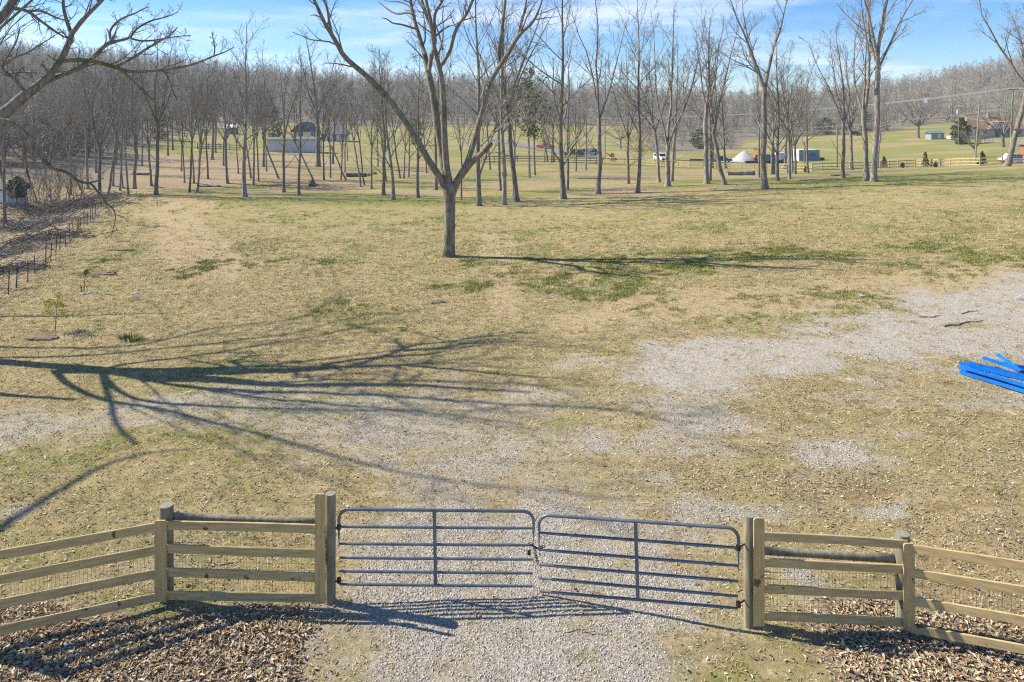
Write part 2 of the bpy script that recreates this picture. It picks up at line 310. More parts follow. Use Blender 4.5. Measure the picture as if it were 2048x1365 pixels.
def masks(X, Y):
    px = 1024 + F_PX * X / np.maximum(Y, 4); n1 = fbm(X * 0.55, Y * 0.55, 31, 4); n2 = fbm(X * 1.7, Y * 1.7, 57, 4); n3 = fbm(X * 0.16, Y * 0.22, 71, 4)
    near = sstep(75, 55, Y)
    g = sstep(1.8, 0.2, polydist(X, Y, DRIVE) + 2.0 * (n1 - 0.5) + 1.5 * (n2 - .5) + 1.2 * (n3 - .5))
    g = g * (1 - .65 * sstep(.50, .64, fbm(X * .38 + 2, Y * .62, 123, 5)) * sstep(13, 16, Y))
    g = g * (1 - .40 * sstep(12.4, 14.0, Y) * sstep(20.5, 18.5, Y) - .30 * sstep(20, 22, Y) * sstep(1250, 1100, px))
    g = np.maximum(g, 0.55 * sstep(1.6, 0.2, polydist(X, Y, LEFTG) + 1.8 * (n1 - 0.5) + 1.4 * (n2 - .5)))
    patch = sstep(0.47, 0.66, fbm(X * 0.42 + 9, Y * 0.75, 91, 5)) * sstep(1.5, 4, X) * sstep(22, 17, Y) * sstep(10.4, 11.5, Y)
    patchl = sstep(0.50, 0.66, fbm(X * 0.42 + 3, Y * 0.75, 92, 5)) * sstep(-4.5, -6.5, X) * sstep(20, 17, Y) * sstep(10.5, 12, Y)
    g = np.maximum(g, np.maximum(0.66 * patch, 0.58 * patchl))
    g = np.maximum(g, .92 * sstep(1.15, .55, polydist(X, Y, DRIVE) + .9 * (n2 - .5)) * sstep(13.4, 12.0, Y))
    rut = np.maximum(sstep(1.4, .4, polydist(X, Y, RUTS[0]) + 1.0 * (n2 - .5)), sstep(1.4, .4, polydist(X, Y, RUTS[1]) + 1.0 * (n2 - .5))); g = g * (1 - .30 * rut)
    g = np.clip(g * (0.35 + 0.8 * n2 + 0.5 * fbm(X * .9, Y * 1.4, 83, 3)), 0, 1) * near
    d = sstep(1.3, 0.3, polydist(X, Y, DIRTS) + 1.2 * (n1 - .5))
    for tr in TRACKS: d = np.maximum(d, 0.6 * sstep(1.4, 0.4, polydist(X, Y, tr) + 1.6 * (n2 - .5)))
    d = np.clip(d + 0.35 * sstep(0.58, 0.72, n3) * sstep(16, 24, Y) * sstep(72, 60, Y), 0, 1)
    # green grass
    n4 = fbm(X * 4.1, Y * 4.1, 77, 3); gr = (1 - .35 * sstep(24, 20, Y)) * sstep(0.47, 0.70, n3 * 0.38 + n1 * 0.22 + n2 * 0.2 + n4 * 0.2 + 0.07 * sstep(500, 1500, px) * sstep(24, 32, Y) * sstep(55, 40, Y) + 0.02 * sstep(450, 100, px) * sstep(40, 25, Y))
    lawn = sstep(56, 68, Y + 6 * (n3 - .5))
    gr = np.maximum(gr * (1 - 0.5 * lawn), lawn * (0.18 + 0.62 * sstep(.36, .64, fbm(X * 0.09, Y * 0.16, 12, 5))))
    # leaf litter and bare woodland floor
    lf = np.zeros(np.shape(X))
    fl = sstep(11.2, 10.2, Y + 0.9 * (n1 - .5)) * np.maximum(sstep(-2.0, -3.4, X), sstep(3.7, 5.0, X + 0.8 * (n2 - .5)))
    lf = np.maximum(lf, fl)
    lf = np.maximum(lf, (0.08 + 0.30 * sstep(0.40, 0.68, n1 * .5 + n2 * .5)) * sstep(1.5, 4.5, X) * sstep(23, 15, Y))
    lf = np.maximum(lf, (0.06 + 0.30 * sstep(0.42, 0.68, n1 * .5 + n2 * .5)) * sstep(-2.0, -4.5, X) * sstep(18, 11.5, Y))
    fo = fence_off(X, Y)
    lf = np.maximum(lf, 0.55 * sstep(-1.2, 0.6, fo + 1.5 * (n1 - .5)) * sstep(16, 24, Y) * sstep(85, 70, Y))
    slope = sstep(79, 84, Y) * sstep(760, 640, px) * sstep(150, 122, Y)
    lf = np.maximum(lf, 0.8 * slope * sstep(0.36, 0.56, n3 * 0.6 + n1 * 0.4))
    bare = sstep(0.5, .64, fbm(X * 0.09 + 4, Y * 0.2, 41, 3)) * sstep(62, 70, Y) * sstep(160, 110, Y)
    lf = np.maximum(lf, 0.7 * bare)
    wood = np.maximum(sstep(.5, .8, woodmask(X, Y)), 0.8 * sstep(-.5, 1.5, fo) * sstep(78, 90, Y) * sstep(420, 250, px))
    return g, d, np.clip(gr, 0, 1), np.clip(lf * (1 - 0.9 * g * sstep(13, 10, Y) * (1 - fl)), 0, 1), wood
def woodmask(X, Y):
    px = 1024 + F_PX * X / np.maximum(Y, 4)
    edge = np.interp(px, [-900, 0, 200, 330, 430, 560, 800, 1000, 1130, 1290, 1300, 1480, 1490, 1600, 1800, 1810, 2050, 2700], [90, 95, 118, 190, 235, 290, 300, 330, 345, 345, 215, 225, 262, 268, 275, 290, 300, 260])
    return sstep(-8, 8, Y - edge)
def make_ground():
    ys = np.concatenate([np.arange(-16, 8, 1.5), np.arange(8, 26, 0.14), np.arange(26, 80, 0.45), np.exp(np.linspace(math.log(80), math.log(300), 110)), np.exp(np.linspace(math.log(305), math.log(1150), 45))])
    u = np.sinh(np.linspace(-1.5, 1.5, 420)) / math.sinh(1.5) * 1.3
    YY = np.repeat(ys[:, None], len(u), 1); XX = u[None, :] * (YY + 32)
    Z = T(XX, YY); mb = MB(); nr, nc = YY.shape
    i, j = np.meshgrid(np.arange(nr - 1), np.arange(nc - 1), indexing='ij'); a = i * nc + j
    mb.add(np.stack([XX, YY, Z], -1).reshape(-1, 3), np.stack([a, a + 1, a + nc + 1, a + nc], -1).reshape(-1, 4))
    m = bpy.data.materials.new('field_ground'); m.use_nodes = True; n, l = m.node_tree.nodes, m.node_tree.links
    b = n['Principled BSDF']; b.inputs['Roughness'].default_value = 1.0; b.inputs['Specular IOR Level'].default_value = 0.1
    gpos = n.new('ShaderNodeNewGeometry')
    def noise(sc, det=5, st=(1, 1, 1), rg=0.6):
        mpn = n.new('ShaderNodeMapping'); mpn.inputs['Scale'].default_value = st; l.new(gpos.outputs['Position'], mpn.inputs[0])
        x = n.new('ShaderNodeTexNoise'); x.inputs['Scale'].default_value = sc; x.inputs['Detail'].default_value = det; x.inputs['Roughness'].default_value = rg; l.new(mpn.outputs[0], x.inputs['Vector']); return x.outputs[0]
    def vor(sc, out='Color', st=(1, 1, 1)):
        mpn = n.new('ShaderNodeMapping'); mpn.inputs['Scale'].default_value = st; l.new(gpos.outputs['Position'], mpn.inputs[0])
        x = n.new('ShaderNodeTexVoronoi'); x.inputs['Scale'].default_value = sc; l.new(mpn.outputs[0], x.inputs['Vector']); return x.outputs[out]
    def mix(f, A, B):
        x = n.new('ShaderNodeMix'); x.data_type = 'RGBA'
        for s_, v in (('Factor', f), ('A', A), ('B', B)):
            if isinstance(v, tuple): x.inputs[s_].default_value = (*v, 1) if s_ != 'Factor' else v
            elif isinstance(v, (int, float)): x.inputs[s_].default_value = v
            else: l.new(v, x.inputs[s_])
        return x.outputs['Result']
    def mr(v, a_, b_, lo=0., hi=1.):
        x = n.new('ShaderNodeMapRange'); x.inputs['From Min'].default_value = a_; x.inputs['From Max'].default_value = b_; x.inputs['To Min'].default_value = lo; x.inputs['To Max'].default_value = hi; l.new(v, x.inputs['Value']); return x.outputs[0]
    def mth(op, a_, b_):
        x = n.new('ShaderNodeMath'); x.operation = op
        for k_, v in enumerate((a_, b_)):
            if isinstance(v, (int, float)): x.inputs[k_].default_value = v
            else: l.new(v, x.inputs[k_])
        return x.outputs[0]
    def att(nm): x = n.new('ShaderNodeAttribute'); x.attribute_name = nm; return x.outputs['Fac']
    vfine = noise(55, 4, rg=0.8); fine = noise(11, 7, rg=0.8); med = noise(3.2, 5, (1, 1.6, 1)); big = noise(0.3, 4); streak = noise(0.9, 6, (0.7, 2.2, 1), .72); blot = noise(0.55, 7, (1, 1.5, 1), .75); spk = noise(2.1, 3, (1, 1.3, 1), .6)
    def rag(nm, amp=0.9):     # break the edge of a mask with fine noise
        brk = mth('ADD', mth('ADD', mr(fine, 0.25, 0.75, 0.0, amp * .5), mr(vfine, 0.3, 0.7, 0.0, amp * .3)), mr(spk, .3, .7, 0.0, amp * .45))
        return mr(mth('ADD', att(nm), brk), 0.62 * amp + 0.18, 0.62 * amp + 0.60)
    dry = mix(mr(fine, .32, .68), (0.15, 0.105, 0.042), (0.51, 0.405, 0.20))
    dry = mix(mr(med, .35, .68, 0, .5), dry, (0.40, 0.325, 0.165))
    dry = mix(mr(vfine, .30, .48, .55, 0), dry, (0.12, 0.085, 0.04)); dry = mix(mr(vfine, .56, .70, 0, .55), dry, (0.56, 0.46, 0.27))
    dry = mix(mr(streak, .52, .66, 0, .75), dry, (0.175, 0.135, 0.06))
    dry = mix(mr(streak, .34, .46, .6, 0), dry, (0.52, 0.43, 0.245))
    dry = mix(mr(big, .42, .6, 0, .45), dry, (0.30, 0.27, 0.115))
    dry = mix(mr(blot, .52, .64, 0, .65), dry, (0.225, 0.205, 0.072)); dry = mix(mr(blot, .36, .46, .5, 0), dry, (0.30, 0.21, 0.105))
    dry = mix(mr(spk, .60, .68, 0, .8), dry, (0.11, 0.095, 0.04))
    dry = mix(mr(spk, .30, .36, .6, 0), dry, (0.58, 0.49, 0.31))
    grn = mix(mr(fine, .32, .68), (0.09, 0.11, 0.025), (0.29, 0.295, 0.09)); grn = mix(mr(vfine, .54, .70, 0, .6), grn, (0.36, 0.33, 0.14))
    grn = mix(mr(med, .4, .65, 0, .5), grn, (0.28, 0.25, 0.095)); grn = mix(mr(streak, .53, .66, 0, .6), grn, (0.30, 0.25, 0.11)); grn = mix(mr(spk, .58, .67, 0, .5), grn, (0.10, 0.11, 0.03))
    cval = vor(30, 'Color'); cd = vor(30, 'Distance')
    gl = mix(mr(cval, 0.2, 0.9), (0.37, 0.34, 0.285), (0.70, 0.655, 0.575)); gl = mix(mr(cd, 0.4, 0.8, 0, .6), gl, (0.16, 0.14, 0.11)); gl = mix(mr(vfine, .35, .65, .45, 0), gl, (0.20, 0.175, 0.14))
    gl = mix(mr(fine, .45, .68, 0, .45), gl, (0.38, 0.31, 0.20)); gl = mix(mr(spk, .56, .66, 0, .55), gl, (0.30, 0.26, 0.15)); gl = mix(mr(streak, .55, .66, 0, .5), gl, (0.33, 0.285, 0.18))
    dr = mix(mr(fine, .32, .68), (0.27, 0.20, 0.10), (0.56, 0.45, 0.26)); dr = mix(mr(vfine, .35, .6, .4, 0), dr, (0.24, 0.18, 0.09)); dr = mix(mr(streak, .5, .64, 0, .6), dr, (0.30, 0.235, 0.115)); dr = mix(mr(spk, .58, .68, 0, .6), dr, (0.20, 0.16, 0.08))
    lc = vor(19, 'Color', (1, 1.2, 1)); ld = vor(19, 'Distance', (1, 1.2, 1))
    lv = mix(mr(lc, .15, .85), (0.20, 0.14, 0.085), (0.48, 0.38, 0.25)); lv = mix(mr(ld, .45, .85, 0, .6), lv, (0.10, 0.075, 0.045))
    wf = mix(mr(med, .3, .7), (0.15, 0.13, 0.095), (0.23, 0.20, 0.15))
    c = mix(rag('green'), dry, grn); c = mix(rag('dirt', .8), c, dr); c = mix(rag('leaf', .8), c, lv); c = mix(mr(mth('ADD', att('gravel'), mth('ADD', mr(vfine, .3, .7, -.42, .42), mr(fine, .3, .7, -.28, .28))), .18, .72), c, gl); c = mix(att('wood'), c, wf)
    l.new(c, b.inputs['Base Color'])
    hsum = mth('ADD', mth('ADD', mr(fine, 0, 1, 0, .55), mr(med, 0, 1, 0, .3)), mr(vfine, 0, 1, 0, .2))
    bp = n.new('ShaderNodeBump'); bp.inputs['Strength'].default_value = 0.75; bp.inputs['Distance'].default_value = 0.10; l.new(hsum, bp.inputs['Height']); l.new(bp.outputs[0], b.inputs['Normal'])
    o = mb.build('ground', m, smooth=True); me = o.data
    for nm, v in zip(('gravel', 'dirt', 'green', 'leaf', 'wood'), masks(XX, YY)):
        a_ = me.attributes.new(nm, 'FLOAT', 'POINT'); a_.data.foreach_set('value', np.clip(v, 0, 1).ravel().astype(np.float32))
    return tag(o, 'open field of dry grass, gravel and lawn running back to wooded hills', kind='structure')
make_ground()

# ------------------------------------------------------------------ trees
def grow(rng, P, R, k, t0, t1, ang, asd, lr, rr, up, wig, N, shrink=0.6, rmin=0.004):
    B, NP, _ = P.shape
    par = np.repeat(np.arange(B), k); j = np.tile(np.arange(k), B)
    t = t0 + (t1 - t0) * (j + rng.random(B * k)) / k
    f = np.clip(t * (NP - 1), 0, NP - 1 - 1e-6); i = f.astype(int); fr = (f - i)[:, None]
    pos = P[par, i] * (1 - fr) + P[par, i + 1] * fr
    r0 = R[par, i] * (1 - fr[:, 0]) + R[par, i + 1] * fr[:, 0]
    tan = P[par, i + 1] - P[par, i]; tan /= np.maximum(np.linalg.norm(tan, axis=1, keepdims=True), 1e-9)
    Lp = np.linalg.norm(np.diff(P, axis=1), axis=2).sum(1)[par]
    a = np.where(np.abs(tan[:, 2:3]) < 0.9, np.array([[0, 0, 1.]]), np.array([[1., 0, 0]]))
    n1 = np.cross(tan, a); n1 /= np.linalg.norm(n1, axis=1, keepdims=True); n2 = np.cross(tan, n1)
    phi = j * 2.4 + rng.random(B)[par] * 6.28 + rng.normal(0, .5, B * k)
    perp = np.cos(phi)[:, None] * n1 + np.sin(phi)[:, None] * n2
    an = np.radians(np.clip(rng.normal(ang, asd, B * k), 5, 100))[:, None]
    d = np.cos(an) * tan + np.sin(an) * perp
    L = Lp * lr * (1.0 - shrink * (t - t0) / max(1e-6, t1 - t0)) * rng.uniform(0.65, 1.25, B * k)
    pts = [pos]; st = (L / (N - 1))[:, None]
    for q in range(N - 1):
        d = d + rng.normal(0, wig, d.shape) + np.array([[0, 0, up]]); d /= np.linalg.norm(d, axis=1, keepdims=True)
        pts.append(pts[-1] + d * st)
    rb = np.maximum(r0 * rr * rng.uniform(.8, 1.1, B * k), rmin)
    rad = rb[:, None] * np.linspace(1, 0.30, N)[None, :]
    return np.stack(pts, 1), np.maximum(rad, rmin * 0.7)
def trunk_path(rng, h, r, N, lean=(0, 0), wob=0.01, top=0.7, flare=1.55):
    zt = np.concatenate([[-0.35, 0.0, 0.35 * min(1, r * 2.5), 1.1 * min(1, r * 2.5)], np.linspace(0, 1, N)[1:] * h]); zt = np.sort(zt)
    rel = np.clip(zt / h, 0, 1); ph = rng.random(4) * 6.28; A = wob * h
    x = lean[0] * rel + A * (np.sin(rel * 5 + ph[0]) - math.sin(ph[0])) * 0.6 + A * .5 * (np.sin(rel * 11 + ph[1]) - math.sin(ph[1])); y = lean[1] * rel + A * (np.sin(rel * 4.3 + ph[2]) - math.sin(ph[2])) * .6
    rr = r * (1 - (1 - top) * rel); fz = np.exp(-np.maximum(zt, 0) / (0.35 + r)); rr = rr * (1 + (flare - 1) * fz ** 2)
    return np.stack([x, y, zt], 1)[None], rr[None]
def make_tree_meshes(seed, h, r, kind='fork', fork=0.42, nl=4, lean=(0, 0), spread=1.0, lv=4, twr=0.012, dens=1.0):
    """returns (trunk MB, crown MB)"""
    rng = np.random.default_rng(seed); tb, cb = MB(), MB()
    def kk(v): return max(2, int(round(v * dens)))
    if kind == 'fork':
        P, R = trunk_path(rng, h * fork, r, 7, lean, 0.012, 0.78); tb.tubes(P, R, 9)
        A, RA = grow(rng, P, R, nl, 0.93, 0.995, 17 * spread, 6, 0, 0.66, 0, 0, 2)
        # limbs rise from the fork
        L = h * (1 - fork); N = 8; d = A[:, 1] - A[:, 0]; start = A[:, 0]
        phi = np.arange(nl) * 6.283 / nl + rng.random() * 6.28 + rng.normal(0, .4, nl); an = np.radians(np.clip(rng.normal(19, 6, nl) * spread, 6, 50))
        d = np.stack([np.sin(an) * np.cos(phi), np.sin(an) * np.sin(phi), np.cos(an)], 1); d[0, :2] *= 0.35
        Ls = L * rng.uniform(.75, 1.02, nl); Ls[0] = L; pts = [start]
        for q in range(N - 1):
            d = d + rng.normal(0, .085, d.shape) + np.array([[0, 0, .05]]); d /= np.linalg.norm(d, axis=1, keepdims=True); pts.append(pts[-1] + d * (Ls / (N - 1))[:, None])
        P1 = np.stack(pts, 1); rb = r * .78 * rng.uniform(.5, .72, nl); rb[0] = r * .66; R1 = rb[:, None] * np.linspace(1, .16, N)[None]
        tb.tubes(P1, R1, 6)
        low, rlow = grow(rng, P, R, kk(2), .55, .9, 55, 12, .55, .28, .06, .12, 5); cb.tubes(low, rlow, 4)
    else:
        P1, R1 = trunk_path(rng, h, r, 14, lean, 0.008, 0.10); tb.tubes(P1, R1, 9)
        low = None
    t0 = .14 if kind == 'fork' else fork * .85
    nk = kk(7 if kind == 'fork' else 16)
    P2, R2 = grow(rng, P1, R1, nk, t0, .97, 34 if kind == 'fork' else 40, 9, .42 if kind == 'fork' else .36, .55, .07, .10, 6, rmin=twr * 1.3)
    cb.tubes(P2, R2, 5)
    P3_, R3 = grow(rng, P2, R2, kk(7), .15, .97, 36, 10, .5, .6, .06, .13, 4, rmin=twr); cb.tubes(P3_, R3, 3)
    if lv >= 4:
        P4, R4 = grow(rng, P3_, R3, kk(5), .2, 1, 36, 12, .55, .65, .05, .15, 3, rmin=twr * .8); cb.tubes(P4, R4, 3)
    if lv >= 5:
        P5, R5 = grow(rng, P4, R4, 3, .3, 1, 38, 12, .6, .7, .04, .15, 2, rmin=twr * .7); cb.tubes(P5, R5, 3)
    return tb, cb

# px, py of the base, trunk width in px, options
TREES = [
 (10,456,7,{}),(18,402,6,{'lean':-2.0}),(141,391,5,{}),(161,380,4,{'lean':-1.6}),(176,378,6,{}),(199,392,7,{'fork':.35}),(216,390,5,{'lean':1.0}),(226,372,4,{}),(240,382,4,{}),(246,377,3,{'lean':-.6}),(257,393,4.5,{}),
 (192,346,5,{}),(232,331,4,{}),(269,378,7,{}),(303,372,5,{}),(313,390,8,{'fork':.44,'h':17}),(284,332,2.5,{}),(363,343,3,{}),(369,366,2.2,{}),(379,385,4.5,{}),(388,367,4,{}),(395,385,4.5,{}),(397,357,3,{}),(416,359,4,{}),
 (424,320,6,{}),(447,332,4,{}),(455,367,6,{}),(477,348,3,{}),(490,394,9,{'h':17.5}),(336,312,4,{}),(346,301,4,{}),(431,306,4,{}),(275,318,4,{}),(502,357,4,{}),(507,370,4.5,{}),(517,363,3,{}),(527,334,5,{}),(533,343,3,{}),
 (557,357,4,{'lean':-2.2}),(568,385,6.5,{'h':14.5}),(598,391,6.5,{'h':14.5,'kind':'leader'}),(626,360,3.5,{'lean':-2.5}),(636,334,10,{}),(648,360,4,{}),(661,357,3.5,{}),(666,328,5,{}),(692,360,3.5,{'lean':-2.4}),(682,360,2.6,{}),(690,346,3,{}),(695,322,2.5,{}),
 (721,374,4,{'lean':-.8}),(729,371,3.5,{'lean':-.6}),(743,378,4.5,{}),(756,334,2.4,{}),(767,391,8,{'h':15.5,'fork':.4}),(773,365,4,{}),(787,400,8,{'h':14.5,'lean':-1.2}),(800,357,4,{'lean':-.8}),(808,357,3,{}),(817,355,4,{}),(836,396,7.5,{'h':14}),
 (853,347,3,{}),(872,380,7,{}),(922,401,4,{'h':12}),(958,412,11,{'kind':'leader','fork':.32,'h':22}),(962,326,2.5,{}),(980,340,4,{}),(1001,382,6,{}),(1008,410,10,{'fork':.5,'h':20}),(1034,404,11,{'fork':.42,'h':20,'lean':-1.0}),(1026,392,5,{}),
 (1070,351,4,{}),(1012,352,4,{}),(1089,323,2.5,{}),(1095,324,4,{'lean':-1.2}),(1103,327,4,{}),(1108,324,3.5,{}),(1127,398,12,{'kind':'leader','fork':.30,'h':23}),(1135,380,6,{'kind':'leader'}),(1152,343,3,{'h':12}),(1172,341,4,{'h':13}),
 (1197,388,10,{'fork':.36,'h':21,'nl':3}),(1257,368,6,{}),(1276,386,8.5,{'kind':'leader','h':19.5,'fork':.42}),(1318,365,7,{}),(1336,373,11,{'fork':.22,'nl':3,'h':19.5}),(1344,363,6.5,{}),(1414,368,11,{'fork':.42,'h':18.5}),(1420,362,7,{'fork':.4}),
 (1424,336,6,{}),(1449,370,9.5,{'fork':.32,'nl':3,'h':17,'lean':-1.2}),(1451,337,6,{}),(1518,355,4.5,{}),(1530,378,13,{'fork':.46,'nl':3,'h':21}),(1543,349,5,{}),(1548,349,5,{}),(1555,362,7.5,{'fork':.38}),(1570,338,6,{}),
 (1579,359,6,{}),(1574,347,5,{}),(1585,347,5,{}),(1590,348,6,{'fork':.25}),(1616,346,5,{'kind':'leader'}),(1686,356,8,{'fork':.35,'h':16.5}),(1703,340,7,{}),(1733,362,12,{'fork':.36,'h':19,'nl':3,'lean':-.2}),(1748,364,13,{'fork':.5,'h':23,'lean':.4}),(1755,336,4.5,{'kind':'leader','lean':1.5,'h':15}),
]
PROTO = {}
def proto(idx, slim):
    key = (idx, slim)
    if key not in PROTO:
        kind = 'fork' if idx % 3 else 'leader'
        tb, cb = make_tree_meshes(900 + idx * 7 + slim, 16.0, 0.16 if slim else 0.27, kind, [.36, .46, .40, .52, .33][idx % 5], 3 + idx % 3, (0, 0), 1.0 if slim else 1.1, 4, 0.013, 0.95)
        PROTO[key] = (tb.mesh('trunk', M_bark, True), cb.mesh('crown', M_twig))
    return PROTO[key]
random.seed(4); rng0 = np.random.default_rng(11)
rows = {'edge': [], 'slope': [], 'lawn': [], 'knoll': []}
info = []
for q, (px, py, w, o) in enumerate(TREES):
    x, y, z = at(px, py)
    row = 'edge' if py >= 376 else ('slope' if px < 715 else ('lawn' if px < 1300 else 'knoll'))
    rows[row].append((px, q)); info.append((x, y, z, row))
ROWTXT = {'edge': 'along the far edge of the open field', 'slope': 'on the leaf-strewn slope behind the creek', 'lawn': 'on the lawn behind the field-edge trees', 'knoll': 'on the grass before the yellow rail fence'}
ROWGRP = {'edge': 'bare trees along the field edge', 'slope': 'bare trees on the leafy slope', 'lawn': 'bare trees on the middle lawn', 'knoll': 'bare trees near the rail fence'}
rank = {}
for k_, v in rows.items():
    for n_, (px, q) in enumerate(sorted(v)): rank[q] = n_
for q, (px, py, w, o) in enumerate(TREES):
    x, y, z, row = info[q]; d = np.clip(w * 0.92 * y / F_PX, 0.10, 1.0); r = d / 2
    h = o.get('h') or float(np.clip(8 + 16 * d ** .6, 9.5, 20) * rng0.uniform(.9, 1.08))
    look = 'stout' if w >= 8 else ('slender' if w <= 4 else 'straight')
    if o.get('lean'): look = 'leaning'
    lab = f"{look} bare tree, {ORD[rank[q]]} from left {ROWTXT[row]}"
    t = thing('bare_tree', lab, 'tree', (x, y, z), 0, ROWGRP[row])
    if o or w >= 8:
        tb, cb = make_tree_meshes(100 + q, h, r, o.get('kind', 'fork' if q % 4 else 'leader'), o.get('fork', .4), o.get('nl', 4), (o.get('lean', 0), 0), 1.0, 4, 0.012 if y < 90 else .016, 1.05 if w >= 8 else .9)
        tb.build('trunk', M_bark, t, True); cb.build('crown', M_twig, t)
    else:
        tm, cm = proto(int(rng0.integers(0, 6)), 1 if r < 0.21 * h / 16 else 0)
        base = 0.16 if r < 0.21 * h / 16 else 0.27
        s = h / 16.0; sx = s * float(np.clip((r / s / base), .75, 1.3)); t.rotation_euler = (random.gauss(0, .035), random.gauss(0, .045), random.uniform(0, 6.28)); t.scale = (sx, sx, s)
        for nm, me in (('trunk', tm), ('crown', cm)):
            ob = bpy.data.objects.new(nm, me); col.objects.link(ob); ob.parent = t

# the big tree alone in the field, limbs traced at their own distance
def limb(mb, pts, Y0, Y1=None, S=7, rs=1.0):
    Y1 = Y0 if Y1 is None else Y1; n = len(pts); k = np.linspace(0, 1, n)
    rr = [p[2] if len(p) > 2 else None for p in pts]; idx = [i for i in range(n) if rr[i] is not None]
    rr = np.interp(np.arange(n), idx, [rr[i] for i in idx])
    P = np.array([P3(p[0], p[1], Y0 + (Y1 - Y0) * k[i]) for i, p in enumerate(pts)]); R = rr * rs * (Y0 + (Y1 - Y0) * k) / F_PX
    # smooth resample
    m = max(8, n * 2); s = np.linspace(0, n - 1, m); Pn = np.stack([np.interp(s, np.arange(n), P[:, c]) for c in range(3)], 1); Pn[1:-1] = (Pn[:-2] + 2 * Pn[1:-1] + Pn[2:]) / 4
    Rn = np.interp(s, np.arange(n), R); mb.tubes(Pn, Rn, S, cap=True); return Pn, Rn
def resamp(P, R, N=8):
    s = np.linspace(0, len(P) - 1, N); return np.stack([np.interp(s, np.arange(len(P)), P[:, c]) for c in range(3)], 1), np.interp(s, np.arange(len(P)), R)
def twiggy(rng, limbs, cb, k=(5, 4, 4), ang=42, lr=.34, twr=.006, maxlen=2.6, up=.05, t0=.2):
    Ps, Rs = zip(*[resamp(P, R) for P, R in limbs]); P, R = np.stack(Ps), np.stack(Rs)
    L = np.linalg.norm(np.diff(P, axis=1), axis=2).sum(1); sc = np.minimum(1, maxlen / (lr * L))
    P1, R1 = grow(rng, P, R, k[0], t0, .98, ang, 12, lr, .45, up, .13, 6, .5, twr * 1.5)
    f = np.repeat(sc, k[0])[:, None, None]; P1 = P1[:, :1] + (P1 - P1[:, :1]) * f; R1 = np.minimum(R1, 0.05); cb.tubes(P1, R1, 5)
    P2, R2 = grow(rng, P1, R1, k[1], .2, 1, ang, 12, .5, .6, up, .14, 5, .5, twr); cb.tubes(P2, R2, 4)
    if k[2]: P4, R4 = grow(rng, P2, R2, k[2], .25, 1, ang, 12, .5, .65, up, .15, 3, .5, twr * .8); cb.tubes(P4, R4, 3)
bx, by, bz = at(897, 513)
bt = thing('bare_tree', 'large forked bare tree with mossy bark standing alone in the open field', 'tree', (0, 0, 0))
tb, cb = MB(), MB(); Y = by
limb(tb, [(897,525,15),(897,513,13.5),(898,480,11.5),(900,440,10.5),(899,400,11.5),(899,380,13),(900,366,11)], Y, S=12)
mains = []
def ml(pts, Y1, S=7): mains.append(limb(tb, pts, Y, Y1, S, .90))
ml([(894,384,9.5),(880,355,8),(862,330,7.5),(845,300,7.5),(828,270,7),(805,235,6.8),(780,200,6.4),(750,168,6),(725,145,6),(700,125,5.8),(685,110,5.4),(675,90,5.2),(665,72,4.6),(650,50,4.2),(640,25,3.8),(630,5,3.2),(618,-20,2.6),(606,-60,1.5)], Y - 2)
ml([(665,74,3.6),(658,45,3.2),(656,20,2.8),(648,0,2.4),(640,-25,1.8),(628,-70,1)], Y - 1.6)
ml([(897,382,11),(890,340,9),(885,310,8.8),(878,270,8.5),(872,235,8.2),(868,200,7.8),(862,170,7.4),(856,140,6.6),(850,110,5.4),(845,95,5),(838,70,4.4),(830,45,4),(824,20,3.6),(820,-5,3.2),(816,-50,2.2),(806,-110,1)], Y + 1.5)
ml([(857,142,5),(866,100,5),(872,80,4.8),(862,55,4.4),(855,35,4),(845,10,3.6),(838,-20,3),(826,-80,1.5)], Y + 2.5)
ml([(901,382,9.5),(892,330,7.6),(890,290,7.4),(888,260,7.2),(888,220,6.8),(886,180,6.3),(882,150,5.8),(878,130,5.6),(872,110,5),(868,90,4.8),(864,65,4.4),(862,40,4),(855,15,3.6),(850,-10,3.2),(846,-70,1.8),(838,-130,.9)], Y - 1.5)
ml([(880,134,4.5),(892,118,4.4),(902,100,4),(905,80,3.9),(912,60,3.8),(920,45,3.7),(930,35,3.5),(940,15,3.2),(950,-10,2.8),(962,-60,1.5)], Y - 2.5)
ml([(869,92,4),(870,60,3.8),(868,40,3.6),(870,25,3.4),(880,10,3),(890,-5,2.6),(905,-60,1.4)], Y - 2)
ml([(903,390,9.5),(915,360,8.2),(925,345,7.4),(935,325,6.5),(945,295,6),(953,265,5.8),(960,235,5.4),(972,200,5),(978,170,5),(988,150,5.6),(1000,132,5),(1015,110,5),(1025,92,4.8),(1035,75,4.5),(1048,60,4),(1060,52,3.5),(1070,38,3),(1078,20,2.4),(1085,0,1.8),(1094,-50,1)], Y - 1)
ml([(998,134,4.2),(1000,100,4),(1003,70,3.8),(1006,40,3.6),(1010,10,3.2),(1012,-20,2.8),(1018,-80,1.4)], Y + .5)
ml([(1035,77,3),(1042,45,2.6),(1050,20,2.2),(1055,-10,1.6),(1062,-60,.9)], Y - 2)
ml([(922,352,8),(940,328,7),(958,312,6.4),(972,298,6),(981,288,6)], Y - 1.8, 9)
